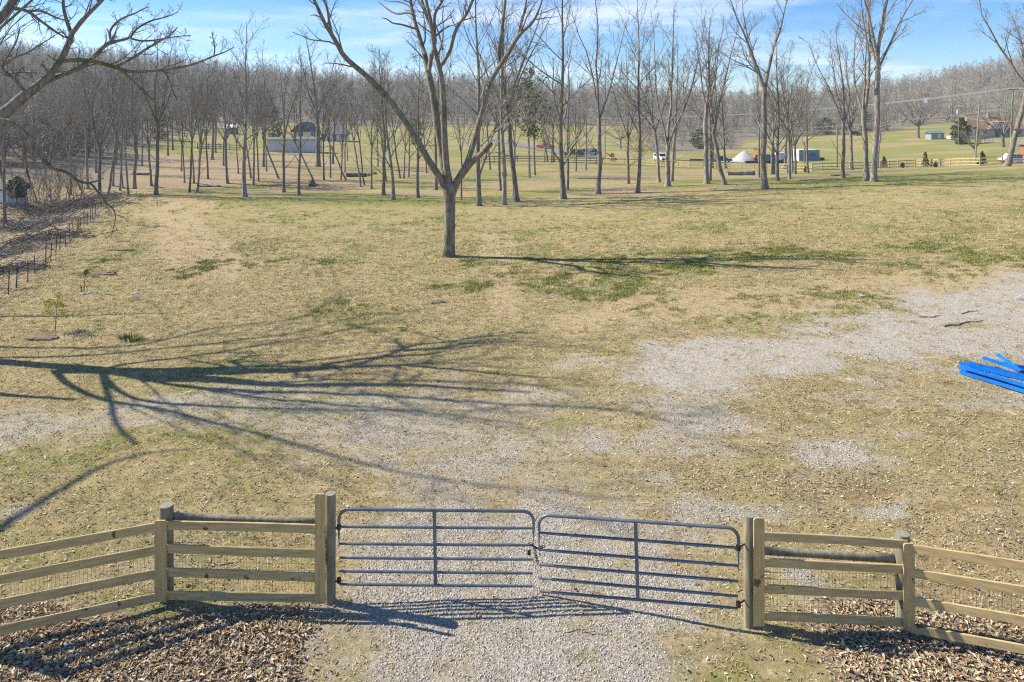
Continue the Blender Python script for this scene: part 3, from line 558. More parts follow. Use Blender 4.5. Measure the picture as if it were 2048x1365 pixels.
fine = [limb(cb, p, Y, Y + dy, 5) for p, dy in [
  ([(850,108,3),(840,90,2.4),(833,83,1.2)], 1), ([(838,60,2.8),(826,56,2.5),(815,53,2.2),(800,48,2),(785,48,1.7),(775,38,1.4),(763,36,.8)], -1),
  ([(826,28,2.8),(812,25,2.5),(795,30,2.1),(778,22,1.7),(765,10,1.3),(755,4,.8)], 2), ([(824,18,2.2),(812,8,2),(795,3,1.5),(780,4,1),(768,1,.7)], 1.5),
  ([(650,52,2),(646,42,1.8),(640,34,1.5),(630,30,1.2),(621,31,.8)], -2.5), ([(873,71,2.4),(885,60,2.1),(898,52,1.8),(912,50,1.5),(925,40,.8)], -3),
  ([(886,100,2),(880,75,1.7),(872,50,1.2),(865,30,.8)], 2), ([(962,235,2.4),(940,215,1.8),(915,190,1.5),(890,170,1)], 1)]]
rng = np.random.default_rng(5)
twiggy(rng, [m for i, m in enumerate(mains) if i not in (10,)], cb, (7, 5, 4), 40, .26, .006, 2.6, .06, .45)
tb.build('trunk', M_barkd, bt, True); cb.build('crown', M_twigd, bt)

# the mossy tree beside the frame on the left: limbs in view, and the high limbs that throw the long shadows
lt = thing('bare_tree', 'mossy bare limbs of a big tree reaching in over the field from the left', 'tree', (0, 0, 0))
tb, cb = MB(), MB(); TX, TY = -19.2, 22.6; TZ = Tz(TX, TY)
rng = np.random.default_rng(8)
TP = np.array([[TX - .05, TY, TZ - .4], [TX, TY, TZ + .1], [TX + .02, TY, TZ + 1], [TX - .1, TY, TZ + 3], [TX + .05, TY + .1, TZ + 5.2], [TX + .1, TY + .15, TZ + 6.6], [TX, TY + .2, TZ + 8.5]])
TR = np.array([.50, .40, .28, .24, .23, .30, .15]); tb.tubes(TP, TR, 12)
vis = []
def vl(pts, Y0, Y1, S=7): vis.append(limb(tb, pts, Y0, Y1, S))
vl([(-165,330,17),(-110,292,15),(-60,262,13.5),(0,232,12.5),(25,215,11.5),(50,190,11),(68,178,10),(85,166,9),(100,150,7.5),(118,125,6.5),(130,105,6),(138,85,5.6),(144,66,5)], 22.7, 24.5, 10)
vl([(144,68,5),(165,40,4.5),(190,15,4),(215,-10,3.5),(240,-45,2.5),(262,-90,1.2)], 24.5, 24.0)
vl([(144,70,4),(136,50,3.6),(129,28,3.2),(125,0,2.8),(128,-35,2),(134,-80,1)], 24.5, 25.5)
vl([(92,164,6),(105,158,5.2),(125,150,5),(150,140,4.8),(175,128,4.6),(190,112,4.4),(205,95,4.3),(222,85,4),(228,72,2.6),(232,64,1.6)], 24, 26)
vl([(224,84,2.8),(218,70,2.5),(222,56,2.3),(236,42,2.1),(252,33,1.8),(270,28,1.5),(285,18,1.2),(300,14,.7)], 26, 27)
vl([(224,84,3),(250,80,2.6),(262,75,2.5),(268,62,2.2),(285,50,2),(305,40,1.7),(330,36,1.3),(357,24,.7)], 26, 27.5)
vl([(262,77,2.2),(280,83,2),(300,82,1.7),(322,79,1.4),(345,74,1.1),(382,71,.6)], 26.5, 28)
vl([(120,124,4.6),(140,120,4.6),(165,120,4.5),(190,123,4.3),(215,130,4.1),(235,136,4),(260,145,3.5),(290,143,3.2),(330,140,2.9),(370,134,2.5),(400,125,2.2),(425,113,1.9),(450,105,1.4),(468,95,.8)], 24.3, 28)
vl([(428,112,1.5),(430,95,1.3),(427,80,1),(424,68,.6)], 27.6, 27.8)
vl([(238,137,2.6),(252,150,2.4),(265,160,2.3),(285,180,2),(305,200,1.5),(318,207,1)], 25.5, 26.5)
vl([(232,133,3),(265,118,2.7),(290,100,2.5),(315,85,2.1),(340,72,1.7),(355,55,1)], 25.5, 27.5)
vl([(325,142,1.9),(338,155,1.6),(343,180,1.3),(357,203,.7)], 26.8, 27.2)
vl([(52,188,4),(42,174,3.6),(32,160,3.3),(15,148,3),(6,142,2.6),(5,128,2.2),(16,112,1.9),(34,84,1.5),(40,56,1)], 23.5, 23)
vl([(15,148,2),(30,146,2),(50,144,1.8),(72,146,1.2)], 23.4, 23)
vl([(6,128,2),(30,113,1.9),(55,108,1.7),(75,92,1.5),(100,78,1.1),(116,67,.6)], 23.2, 24)
vl([(-60,75,9),(-20,55,8.8),(0,40,8.5),(15,20,8.2),(28,0,8),(40,-28,7),(58,-80,5),(80,-160,2.5)], 22.8, 23.5, 9)
vl([(20,17,4),(40,18,3.6),(60,24,3.3),(75,38,2.8),(95,52,2.4),(115,67,2),(138,79,1.2)], 23.1, 24)
vl([(58,23,2.8),(80,20,2.4),(100,30,2.1),(118,38,1.6),(140,44,.9)], 23.3, 24)
vl([(-140,262,7),(-60,244,5.6),(0,238,5),(25,247,4.9),(42,260,4.9),(55,272,4.8),(65,283,4.5),(72,298,4.3),(80,310,4.1),(92,325,4),(103,338,3.8),(120,340,3.5),(138,347,3.2),(150,360,3),(165,366,2.8),(180,366,2.5),(195,362,1.9),(208,356,1)], 22.7, 24)
vl([(43,261,3.4),(50,275,3.2),(47,300,3),(48,315,2.7),(53,325,2.5),(53,343,2.3),(62,368,1.8),(72,395,1.4),(74,408,.8)], 23, 23.5)
vl([(180,366,2.5),(190,376,2.3),(198,388,2.2),(207,398,2),(215,410,1.6),(225,415,1.4),(232,430,1.2),(230,445,1),(221,477,.6)], 23.8, 23.6)
vl([(99,330,2.6),(101,310,2.4),(108,288,2.1),(120,270,1.9),(137,247,1.4),(145,240,.8)], 23.4, 24)
vl([(120,268,1.8),(105,255,1.6),(85,246,1.3),(80,236,.7)], 23.6, 23)
# joins from the trunk to the traced limbs
for a, b_, ra, rb_ in [((TX, TY, TZ + 5.2), vis[0][0][0], .40, vis[0][1][0]), ((TX, TY, TZ + 7.5), vis[15][0][0], .36, vis[15][1][0]), ((TX, TY, TZ + 6.3), vis[18][0][0], .22, vis[18][1][0])]:
    a = np.array(a); k = np.linspace(0, 1, 6)[:, None]; tb.tubes(a * (1 - k) + b_ * k, ra * (1 - k[:, 0]) + rb_ * k[:, 0], 9)
casters = []
TANE = math.tan(SUN_EL)
def caster(pts, a0, a1, r0, r1):
    """a high limb whose shadow lies along the given ground pixels; a = how far along the sun's path it stands from the trunk"""
    G = np.array([at(p[0], p[1]) for p in pts]); s = (G[:, 0] - TX) * DX + (G[:, 1] - TY) * DY
    k = np.linspace(0, 1, len(pts)); run = np.maximum(s - (a0 + (a1 - a0) * k), 0.5)
    P = G + np.stack([-DX * run, -DY * run, TANE * run], 1)
    m = max(8, 2 * len(P)); ss = np.linspace(0, len(P) - 1, m); Pn = np.stack([np.interp(ss, np.arange(len(P)), P[:, c]) for c in range(3)], 1); Pn[1:-1] = (Pn[:-2] + 2 * Pn[1:-1] + Pn[2:]) / 4
    R = np.linspace(r0, r1, m); tb.tubes(Pn, R, 7); casters.append((Pn, R)); return Pn
A0 = caster([(130,742),(200,747),(270,755),(330,770),(400,778),(480,790),(600,805),(760,818),(900,830),(1050,850)], -.2, 1.0, .115, .035)
caster([(205,748),(225,775),(260,797),(300,806),(400,815),(520,818),(700,825),(850,820),(980,825)], -.2, .5, .085, .022)
caster([(110,742),(130,768),(165,785),(210,803),(270,812),(330,820),(400,840),(500,865),(640,905),(770,940),(900,965),(1050,980),(1230,1000)], -.2, .2, .10, .028)
caster([(200,747),(300,742),(420,740),(560,730),(700,712),(800,700),(930,688),(1050,683),(1110,686)], -.2, .6, .075, .02)
caster([(300,762),(420,764),(560,765),(700,760),(820,763),(950,764),(1100,770)], 0, .8, .08, .02)
caster([(400,779),(560,785),(700,790),(880,800),(1100,815),(1240,818),(1320,840)], .2, .8, .12, .02)
caster([(180,746),(250,728),(400,712),(480,698),(560,685),(700,662),(770,640),(800,628)], -.3, -6, .08, .02)
caster([(300,740),(450,736),(600,732),(760,735),(900,722),(960,716)], 0, .5, .06, .02)
for pts, h0 in (([(-40,692),(0,695),(100,697),(200,698),(300,690),(370,670),(430,655),(520,648),(610,637),(650,608),(690,593)], 1.0), ([(-30,716),(100,715),(200,712),(300,700),(400,690),(500,680),(600,665),(650,650),(700,636)], 1.2), ([(-30,640),(0,634),(80,634),(200,632),(320,625),(370,634)], .9)):
    q = caster(pts, -6, -6.5, .08, .025)[0]; k = np.linspace(0, 1, 6)[:, None]; tb.tubes(np.array([TX, TY, TZ + h0]) * (1 - k) + q * k, np.linspace(.17, .11, 6), 7)
caster([(150,800),(60,795),(0,790),(-60,782)], -1.5, -1.5, .07, .12)
caster([(-40,1085),(0,1060),(60,1020),(130,975),(200,935),(240,920),(300,906),(380,900)], -2.5, -2.0, .10, .03)
caster([(206,752),(214,785),(225,812),(228,840),(240,860),(258,878),(276,890)], -1.0, -1.0, .08, .05)
twiggy(rng, [casters[i] for i in (0, 1, 2, 3, 4, 5, 6, 7, 8, 9)], cb, (11, 5, 3), 27, .40, .011, 5.0, .05, .22)
twiggy(rng, [v for i, v in enumerate(vis) if i not in (0, 18, 15)], cb, (10, 5, 4), 46, .30, .006, 1.5, .05, .2)
twiggy(rng, [vis[18], vis[0]], cb, (7, 5, 4), 46, .12, .006, 1.1, .05, .4)
tb.build('trunk', M_barkd, lt, True); cb.build('crown', M_twigd, lt)
for i, c in enumerate(casters):
    p = 1024 + F_PX * c[0][:, 0] / c[0][:, 1]; v = YH - F_PX * (c[0][:, 2] - CAM_H) / c[0][:, 1]
    ins = ((p > 0) & (v > 0)); 
    if ins.any(): print('caster in frame', i, [(int(a), int(b)) for a, b in zip(p[ins], v[ins])])

# wide-crowned tree at the right edge
x, y = (2014 - 1024) * 80 / F_PX, 80.0; z = Tz(x, y)
t = thing('bare_tree', 'leaning bare tree with fine drooping twigs at the right edge of the field', 'tree', (x, y, z))
tb, cb = make_tree_meshes(79, 23, .30, 'fork', .42, 6, (2.6, 0), 1.7, 5, .012, 1.0); tb.build('trunk', M_bark, t, True); cb.build('crown', M_twig, t)

# ------------------------------------------------------------------ far woods (one mass)
def woods():
    """one uncountable mass: bare trees instanced on points over the hills"""
    rng = np.random.default_rng(3); pc = bpy.data.collections.new('woodland_source')
    for s in range(7):
        h = 15.0; P, R = trunk_path(rng, h * .95, .16, 5, (rng.normal(0, .5), 0), .012, .12); mb = MB(); mb.tubes(P, R, 4)
        P2, R2 = grow(rng, P, R, 13, .28, .97, 36, 9, .42, .6, .08, .1, 4, rmin=.045); mb.tubes(P2, R2, 3)
        P3_, R3 = grow(rng, P2, R2, 8, .2, 1, 38, 10, .5, .7, .05, .12, 3, rmin=.03); mb.tubes(P3_, R3, 3)
        P4_, R4 = grow(rng, P3_, R3, 3, .2, 1, 38, 10, .6, .7, .04, .12, 2, rmin=.024); mb.tubes(P4_, R4, 3)
        pc.objects.link(bpy.data.objects.new('woodland_tree_source', mb.mesh('woodland_tree_source', M_wood)))
    N = 60000; px = rng.uniform(-260, 2310, N); Y = np.where(rng.random(N) < .55, np.exp(rng.uniform(math.log(92), math.log(800), N)), np.sqrt(rng.uniform(200 ** 2, 760 ** 2, N))); X = (px - 1024) * Y / F_PX
    k = (woodmask(X, Y) > .5) & (np.abs(px - 1856) + np.abs(Y - 425) * .3 > 14); X, Y = X[k][:4200], Y[k][:4200]; n = len(X)
    me = bpy.data.meshes.new('woodland'); me.vertices.add(n); me.vertices.foreach_set('co', np.stack([X, Y, T(X, Y) - .3], 1).ravel().astype(np.float32))
    px = 1024 + F_PX * X / Y; sz = rng.uniform(.7, 1.2, n) * np.where((px > 1300) & (px < 1500) & (Y < 300), .62, 1.0); sw = sz * rng.uniform(.85, 1.3, n) * np.where(Y > 350, 1.2, 1.0)
    for nm, v in (('sz', np.stack([sw, sw, sz], 1)), ('rot', np.stack([0 * X, 0 * X, rng.uniform(0, 6.28, n)], 1))):
        at_ = me.attributes.new(nm, 'FLOAT_VECTOR', 'POINT'); at_.data.foreach_set('vector', v.ravel().astype(np.float32))
    o = bpy.data.objects.new('woodland', me); col.objects.link(o); tag(o, 'grey-brown leafless winter woods covering the distant hills', 'woods', kind='stuff')
    ng = bpy.data.node_groups.new('woodland_nodes', 'GeometryNodeTree'); ng.interface.new_socket('Geometry', in_out='INPUT', socket_type='NodeSocketGeometry'); ng.interface.new_socket('Geometry', in_out='OUTPUT', socket_type='NodeSocketGeometry')
    gi, go = ng.nodes.new('NodeGroupInput'), ng.nodes.new('NodeGroupOutput'); m2p = ng.nodes.new('GeometryNodeMeshToPoints'); iop = ng.nodes.new('GeometryNodeInstanceOnPoints'); ci = ng.nodes.new('GeometryNodeCollectionInfo'); ci.inputs['Collection'].default_value = pc; ci.inputs['Separate Children'].default_value = True; ci.inputs['Reset Children'].default_value = True
    iop.inputs['Pick Instance'].default_value = True
    def na(nm): x = ng.nodes.new('GeometryNodeInputNamedAttribute'); x.data_type = 'FLOAT_VECTOR'; x.inputs['Name'].default_value = nm; return x.outputs['Attribute']
    ng.links.new(gi.outputs[0], m2p.inputs[0]); ng.links.new(m2p.outputs[0], iop.inputs['Points']); ng.links.new(ci.outputs[0], iop.inputs['Instance']); ng.links.new(na('sz'), iop.inputs['Scale']); ng.links.new(na('rot'), iop.inputs['Rotation']); ng.links.new(iop.outputs[0], go.inputs[0])
    md = o.modifiers.new('woodland', 'NODES'); md.node_group = ng
woods()

# evergreens and shrubs
def needles(rng, mb, centre, rad, n, size, flat=1.0, shell=.35):
    d = rng.normal(0, 1, (n, 3)); d /= np.linalg.norm(d, axis=1, keepdims=True); rr = shell + (1 - shell) * rng.random(n) ** .6
    c = centre + d * rr[:, None] * np.asarray(rad); a = rng.normal(0, 1, (n, 3)); a /= np.linalg.norm(a, axis=1, keepdims=True); b = np.cross(a, rng.normal(0, 1, (n, 3))); b /= np.linalg.norm(b, axis=1, keepdims=True)
    s = size * rng.uniform(.6, 1.4, n)[:, None]
    V = np.stack([c - a * s, c + b * s * .45, c + a * s, c - b * s * .45], 1).reshape(-1, 3); mb.add(V, np.arange(4 * n).reshape(-1, 4))
def evergreen(label, px, py, h, w, kind='cedar', m=None, seed=0, name='evergreen_tree', group=None, trunk=.15, Yfix=None, clear=.15, n=1500, size=.22):
    if Yfix: X = (px - 1024) * Yfix / F_PX; x, y, z = X, Yfix, Tz(X, Yfix)
    else: x, y, z = at(px, py)
    rng = np.random.default_rng(seed + 40); t = thing(name, label, 'tree' if h > 2.5 else 'shrub', (x, y, z), 0, group)
    tb = MB(); P, R = trunk_path(rng, h * .95, trunk, 6, (rng.normal(0, .02 * h), 0), .01, .2, 1.2); P[0, 0, 2] = -.15; tb.tubes(P, R, 6); 
    cb = MB(); zs = np.linspace(clear * h, h * .97, 9)
    for i, zz in enumerate(zs):
        f = (zz / h - clear) / (1 - clear); 
        rad = w / 2 * ((1 - f) ** .8 * .95 + .06) if kind == 'cone' else w / 2 * math.sqrt(max(.05, 1 - (2 * f - 0.85) ** 2 * .8))
        for q in range(5 if kind == 'cone' else 6):
            a = q * 1.257 + i * .7 + rng.random() * .6; rr = rad * rng.uniform(.4, .85)
            c = np.array([math.cos(a) * rr, math.sin(a) * rr, zz + rng.normal(0, .03 * h)]); tb.tubes(np.array([[0, 0, zz - .05 * h], c * [.6, .6, 1], c]), np.array([.25, .15, .05]) * trunk + .004, 3)
            needles(rng, cb, c, (rad * .42, rad * .42, h * .06), n // 50, size)
    tb.build('trunk', M_bark, t); cb.build('crown', m or M_ever, t); return t
evergreen('tall pine with green needles above a bare trunk on the lawn', 1059, 356, 14.5, 5.5, 'round', M_everb, 1, 'pine_tree', None, .2, clear=.45, n=1500, size=.2)
evergreen('small dark cedar beside the pale shed at the far left', 34, 412, 2.6, 1.7, 'round', M_ever, 2, 'cedar_tree', None, .08, clear=.35, n=1800, size=.13)
evergreen('bushy dark green conifer in front of the brown-roofed house', 1922, 289, 7.2, 5.2, 'round', M_ever, 3, 'cedar_tree', None, .15, clear=.04, n=2600, size=.3)
for i, (px, Yf, h, w, lab) in enumerate([(318, 176, 8, 6, 'dark evergreen bush under the trees on the left slope'), (548, 196, 9, 5, 'dark evergreen left of the long pale outbuilding'), (832, 205, 7, 4.5, 'dark evergreen behind the big forked field tree'), (1398, 232, 6, 8, 'dark evergreen shrub mass behind the crossarm utility pole'), (1650, 276, 6.5, 9, 'dark evergreen in the meadow tree row above the container'), (1728, 282, 7.5, 9, 'dark evergreen in the meadow tree row behind the twin trunks')]):
    evergreen(lab, px, 0, h, w, 'round', M_ever, 60 + i, 'evergreen_tree', None, .2, Yfix=Yf, clear=.08, n=1000, size=.30)
for i, (px, py, h, lab) in enumerate([(1768, 334, 2.0, 'small young pine left of the other two by the yellow rail fence'), (1851, 334, 2.6, 'bushy young pine, middle of three, in front of the yellow rail fence'), (1965, 331, 2.2, 'thin young pine at the yellow rail fence below the vase-shaped shrub')]):
    evergreen(lab, px, py, h, 1.7, 'cone', M_everb if i == 1 else M_ever, 20 + i, 'young_pine', 'young pines along the rail fence', .04, clear=.08, n=900, size=.12)
for i, (px, py) in enumerate([(1805, 336), (1871, 335), (1960, 331), (1612, 345)]):
    evergreen(f'low evergreen bush, {ORD[i]} from the left of those at the rail fence foot' if i else 'low evergreen bush just right of the smallest young pine at the fence', px, py, .9, .8, 'round', M_ever, 30 + i, 'low_bush', 'low bushes at the rail fence', .03, clear=.05, n=700, size=.08)
# yellow-green sapling in the foreground left
x, y, z = at(110, 664)
t = thing('pine_sapling', 'thin sapling with yellow-green needles on a small mound, left foreground', 'sapling', (x, y, z)); rng = np.random.default_rng(2)
tb = MB(); tb.tubes(np.array([[0, 0, -.1], [.02, 0, .3], [.05, 0, .7], [.08, .02, 1.05], [.06, 0, 1.35]]), np.array([.018, .016, .013, .009, .005]), 6); tips = []
for k in range(14):
    a = rng.random() * 6.28; zz = rng.uniform(.45, 1.25); L = rng.uniform(.2, .5); e = np.array([.05 + math.cos(a) * L, math.sin(a) * L, zz + rng.uniform(-.1, .15)]); tb.tubes(np.array([[.05, 0, zz], [(.05 + e[0]) / 2, e[1] / 2, zz + .05], e]), np.array([.006, .005, .003]), 3); tips.append(e)
tb.build('trunk', M_stick, t); cb = MB()
for e in tips:
    for f in (.5, .75, 1.0): needles(rng, cb, np.array([.05, 0, e[2]]) * (1 - f) + e * f, (.14, .14, .09), 16, .035)
cb.build('crown', M_yell, t)
# bare shrubs and trees near the houses
def bare_shrub(label, px, py, h, r, seed, kind='vase', m=M_twig, name='bare_shrub', Yfix=None, cat='shrub', twr=.02):
    if Yfix: X = (px - 1024) * Yfix / F_PX; x, y, z = X, Yfix, Tz(X, Yfix)
    else: x, y, z = at(px, py)
    rng = np.random.default_rng(seed); t = thing(name, label, cat, (x, y, z)); tb, cb = MB(), MB()
    P, R = trunk_path(rng, h * .28, r, 4, (0, 0), .01, .9, 1.3); tb.tubes(P, R, 7); n = 11; ph = np.arange(n) * 2.4; an = np.radians(rng.uniform(8, 58 if kind == 'vase' else 75, n))
    d = np.stack([np.sin(an) * np.cos(ph), np.sin(an) * np.sin(ph), np.cos(an)], 1); pts = [np.repeat(P[0, -1][None], n, 0)]; L = h * .72
    for q in range(5): d = d + rng.normal(0, .07, d.shape) + np.array([[0, 0, .05]]); d /= np.linalg.norm(d, axis=1, keepdims=True); pts.append(pts[-1] + d * L / 5)
    P1 = np.stack(pts, 1); R1 = (r * .45) * np.linspace(1, .25, 6)[None] * np.ones((n, 1)); tb.tubes(P1, R1, 5)
    P2, R2 = grow(rng, P1, R1, 8, .3, 1, 30, 9, .4, .5, .04, .1, 4, rmin=twr); cb.tubes(P2, R2, 3); P3_, R3 = grow(rng, P2, R2, 6, .2, 1, 32, 9, .5, .6, .03, .1, 3, rmin=twr * .8); cb.tubes(P3_, R3, 3)
    tb.build('trunk', M_bark, t, True); cb.build('crown', m, t); return t
bare_shrub('vase-shaped bare shrub with reddish twigs behind the rail fence, right', 1950, 316, 6.5, .30, 1)
bare_shrub('broad round-crowned bare tree in the far meadow left of the grey shed', 1837, 277, 14, .45, 2, 'round', name='bare_tree', cat='tree', twr=.03)
bare_shrub('thick-trunked bare yard tree below the brown-roofed house, far right', 2006, 295, 11, .45, 3, 'round', name='bare_tree', cat='tree')
bare_shrub('wide-limbed bare tree standing beyond the road behind the pole', 1241, 300, 11, .32, 4, 'round', name='bare_tree', cat='tree', Yfix=235)
bare_shrub('small bare yard tree between the conifer and the leaning utility pole', 1941, 280, 7, .15, 5, name='bare_tree', cat='tree')
t = bare_shrub('small oak still holding brown dead leaves beside the rail fence', 1281, 332, 9.5, .14, 6, 'round', name='brown_leaved_tree', cat='tree'); rng = np.random.default_rng(9); cb = MB()
for k in range(60): needles(rng, cb, np.array([rng.normal(0, 1.5), rng.normal(0, 1.5), rng.uniform(1.5, 8.5)]), (.7, .7, .6), 14, .13)
cb.build('leaf_clusters', M_brownl, t)

# ------------------------------------------------------------------ foreground fence and gates
def vplane(px, py, A, B):
    """point on the vertical plane through ground points A and B, at a photo pixel"""
    u = (px - 1024) / F_PX; (ax, ay), (bx_, by_) = A, B
    # u*Y = ax + (bx-ax)k ; Y = ay + (by-ay)k
    k = (ax - u * ay) / (u * (by_ - ay) - (bx_ - ax)); Yv = ay + (by_ - ay) * k
    return np.array([u * Yv, Yv, CAM_H - (py - YH) * Yv / F_PX])
P1 = (-5.38, 10.89); P2 = (-2.85, 10.83); P3g = (3.53, 10.33); P4 = (5.75, 10.30); PL = (-7.64, 9.84); PR = (7.89, 9.12)
def nrm(A, B):
    d = np.array([B[0] - A[0], B[1] - A[1], 0.0]); d /= np.linalg.norm(d); return np.array([d[1], -d[0], 0])     # towards the camera for A left of B
def board(name, a, b, th, hh, m, parent, rng, end=0.0):
    """a rail board from a to b (centre line), slightly bowed, with eased edges"""
    a = np.asarray(a, float); b = np.asarray(b, float); d = b - a; L = np.linalg.norm(d); d /= L; r = np.cross(d, [0, 0, 1]); r /= np.linalg.norm(r); u = np.cross(r, d); e = .006
    prof = [(-th/2, -hh/2 + e), (-th/2 + e, -hh/2), (th/2 - e, -hh/2), (th/2, -hh/2 + e), (th/2, hh/2 - e), (th/2 - e, hh/2), (-th/2 + e, hh/2), (-th/2, hh/2 - e)]
    n = 7; bow = rng.normal(0, .006); bz_ = rng.normal(0, .004); V = []
    for i in range(n):
        k = i / (n - 1); c = a + d * L * k + r * bow * math.sin(math.pi * k) + u * bz_ * math.sin(math.pi * k); V += [c + r * p + u * q for p, q in prof]
    Q = [(i * 8 + j, i * 8 + (j + 1) % 8, (i + 1) * 8 + (j + 1) % 8, (i + 1) * 8 + j) for i in range(n - 1) for j in range(8)]
    caps = [(0, 1, 2, 3), (0, 3, 4, 7), (4, 5, 6, 7)]; o2 = (n - 1) * 8; Q += [c[::-1] for c in caps] + [tuple(o2 + v for v in c) for c in caps]
    return MB().add(V, Q).build(name, m, parent)
def round_post(x, y, h, r, parent, rng, lean=(0, 0)):
    z0 = Tz(x, y) - .35; mb = MB(); k = np.linspace(0, 1, 6)[:, None]
    P = np.array([x, y, z0]) * (1 - k) + np.array([x + lean[0], y + lean[1], Tz(x, y) + h]) * k
    mb.tubes(P, np.full(6, r) * np.linspace(1.03, .98, 6), 18); o = mb.build('post', M_post, parent, True)
    a = np.arange(18) * math.pi / 9; c = P[-1] + [0, 0, .001]; V = [c] + [c + [math.cos(t_) * r * .985, math.sin(t_) * r * .985, -.003] for t_ in a]
    MB().add(V, None, [(0, i + 1, (i + 1) % 18 + 1) for i in range(18)]).build('end_grain', M_posttop, o); return o
def wire_panel(A, B, z0, z1, off, parent):
    n = nrm(A, B); a = np.array([*A, 0.]) + n * off; b = np.array([*B, 0.]) + n * off; L = np.linalg.norm(b - a); d = (b - a) / L; mb = MB(); za, zb = Tz(*A), Tz(*B)
    S = []; R = []
    for h in np.arange(z0, z1 + .01, .10): S.append([a + [0, 0, za + h], (a + b) / 2 + [0, 0, (za + zb) / 2 + h - .004], b + [0, 0, zb + h]])
    for s in np.arange(.05, L, .05): p = a + d * s; zz = za + (zb - za) * s / L; S.append([p + [0, 0, zz + z0], p + [0, 0, zz + (z0 + z1) / 2], p + [0, 0, zz + z1]])
    mb.tubes(np.array(S), np.full((len(S), 3), .0022), 3); mb.build('wire_mesh', M_wire, parent)
def fence(label, posts, rails, face, brace, wires, seed):
    rng = np.random.default_rng(seed); t = thing('board_fence', label, 'fence', (0, 0, 0)); t.location = (0, 0, 0)
    for (x, y, h, r) in posts: round_post(x, y, h, r, t, rng, (rng.normal(0, .008), 0))
    for A, B, la, lb, hh in rails:     # photo rows of the top edges at both ends
        n = nrm(A, B) * 0.115
        for ya, yb in zip(la, lb):
            za = CAM_H - (ya - YH) * (A[1] + n[1]) / F_PX - hh / 2; zb = CAM_H - (yb - YH) * (B[1] + n[1]) / F_PX - hh / 2
            board('rail', np.array([A[0], A[1], za]) + n, np.array([B[0], B[1], zb]) + n, .032, hh, M_board, t, rng)
    for (x, y, z0, z1, w) in face:
        mb = MB(); e = .018
        V = [(sx * (w / 2 - (e if kk in (0,) else 0)), yy, z) for yy in (-.014, .014) for kk, z in ((1, z0), (1, z1 - .03), (0, z1)) for sx in (-1, 1)]
        V = np.array(V) + [x, y, 0]; f = []
        for o_ in (0,): f += [(0, 1, 3, 2), (2, 3, 5, 4), (8, 9, 7, 6), (10, 11, 9, 8), (0, 2, 8, 6), (2, 4, 10, 8), (1, 7, 9, 3), (3, 9, 11, 5), (4, 5, 11, 10), (0, 6, 7, 1)]
        mb.add(V, f).build('face_board', M_boardv, t)
    for a, b_, r in brace:
        k = np.linspace(0, 1, 5)[:, None]; MB().tubes(np.asarray(a) * (1 - k) + np.asarray(b_) * k, np.full(5, r), 14, cap=True).build('brace_pole', M_post, t, True)
    for A, B, z0, z1 in wires: wire_panel(A, B, z0, z1, .085, t)
    return t
def zof(py, Yv): return CAM_H - (py - YH) * Yv / F_PX
zl, zr = Tz(*P1), Tz(*P4)
fence('four-board treated pine fence with round posts left of the gates',
      [(P1[0], P1[1], zof(1010, P1[1]) - Tz(*P1), .105), (P2[0] + .03, P2[1] + .02, zof(988, P2[1]) - Tz(*P2), .082), (PL[0], PL[1], 1.5, .10)],
      [(P1, P2, (1042, 1088, 1135, 1182), (1050, 1099, 1147, 1187), .135), (PL, P1, (1112, 1162, 1211, 1265), (1042, 1088, 1135, 1182), .135)],
      [(P1[0] - .005, P1[1] - .16, zof(1203, P1[1] - .16), zof(1041, P1[1] - .16), .18), (P2[0] - .075, P2[1] - .155, zof(1207, P2[1] - .155), zof(988, P2[1] - .155), .15)],
      [((P1[0] + .05, P1[1] + .06, zof(1037, P1[1])), (P2[0], P2[1] + .06, zof(1049, P2[1])), .055)],
      [(P1, P2, .05, 1.05), (PL, P1, .05, 1.05)], 1)
fence('four-board treated pine fence with round posts right of the gates',
      [(P3g[0] - .02, P3g[1] + .02, zof(1031, P3g[1]) - Tz(*P3g), .085), (P4[0], P4[1], zof(1067, P4[1]) - Tz(*P4), .098), (PR[0], PR[1], 1.4, .10)],
      [(P3g, P4, (1064, 1115, 1168, 1223), (1081, 1130, 1183, 1237), .125), (P4, PR, (1086, 1135, 1190, 1246), (1152, 1203, 1266, 1325), .125)],
      [(P3g[0] + .06, P3g[1] - .155, zof(1252, P3g[1] - .155), zof(1036, P3g[1] - .155), .155), (P4[0], P4[1] - .155, zof(1254, P4[1] - .155), zof(1087, P4[1] - .155), .16)],
      [((P3g[0] + .05, P3g[1] + .06, zof(1105, P3g[1])), (P4[0], P4[1] + .06, zof(1124, P4[1])), .058)],
      [(P3g, P4, .05, 1.0), (P4, PR, .05, 1.0)], 2)
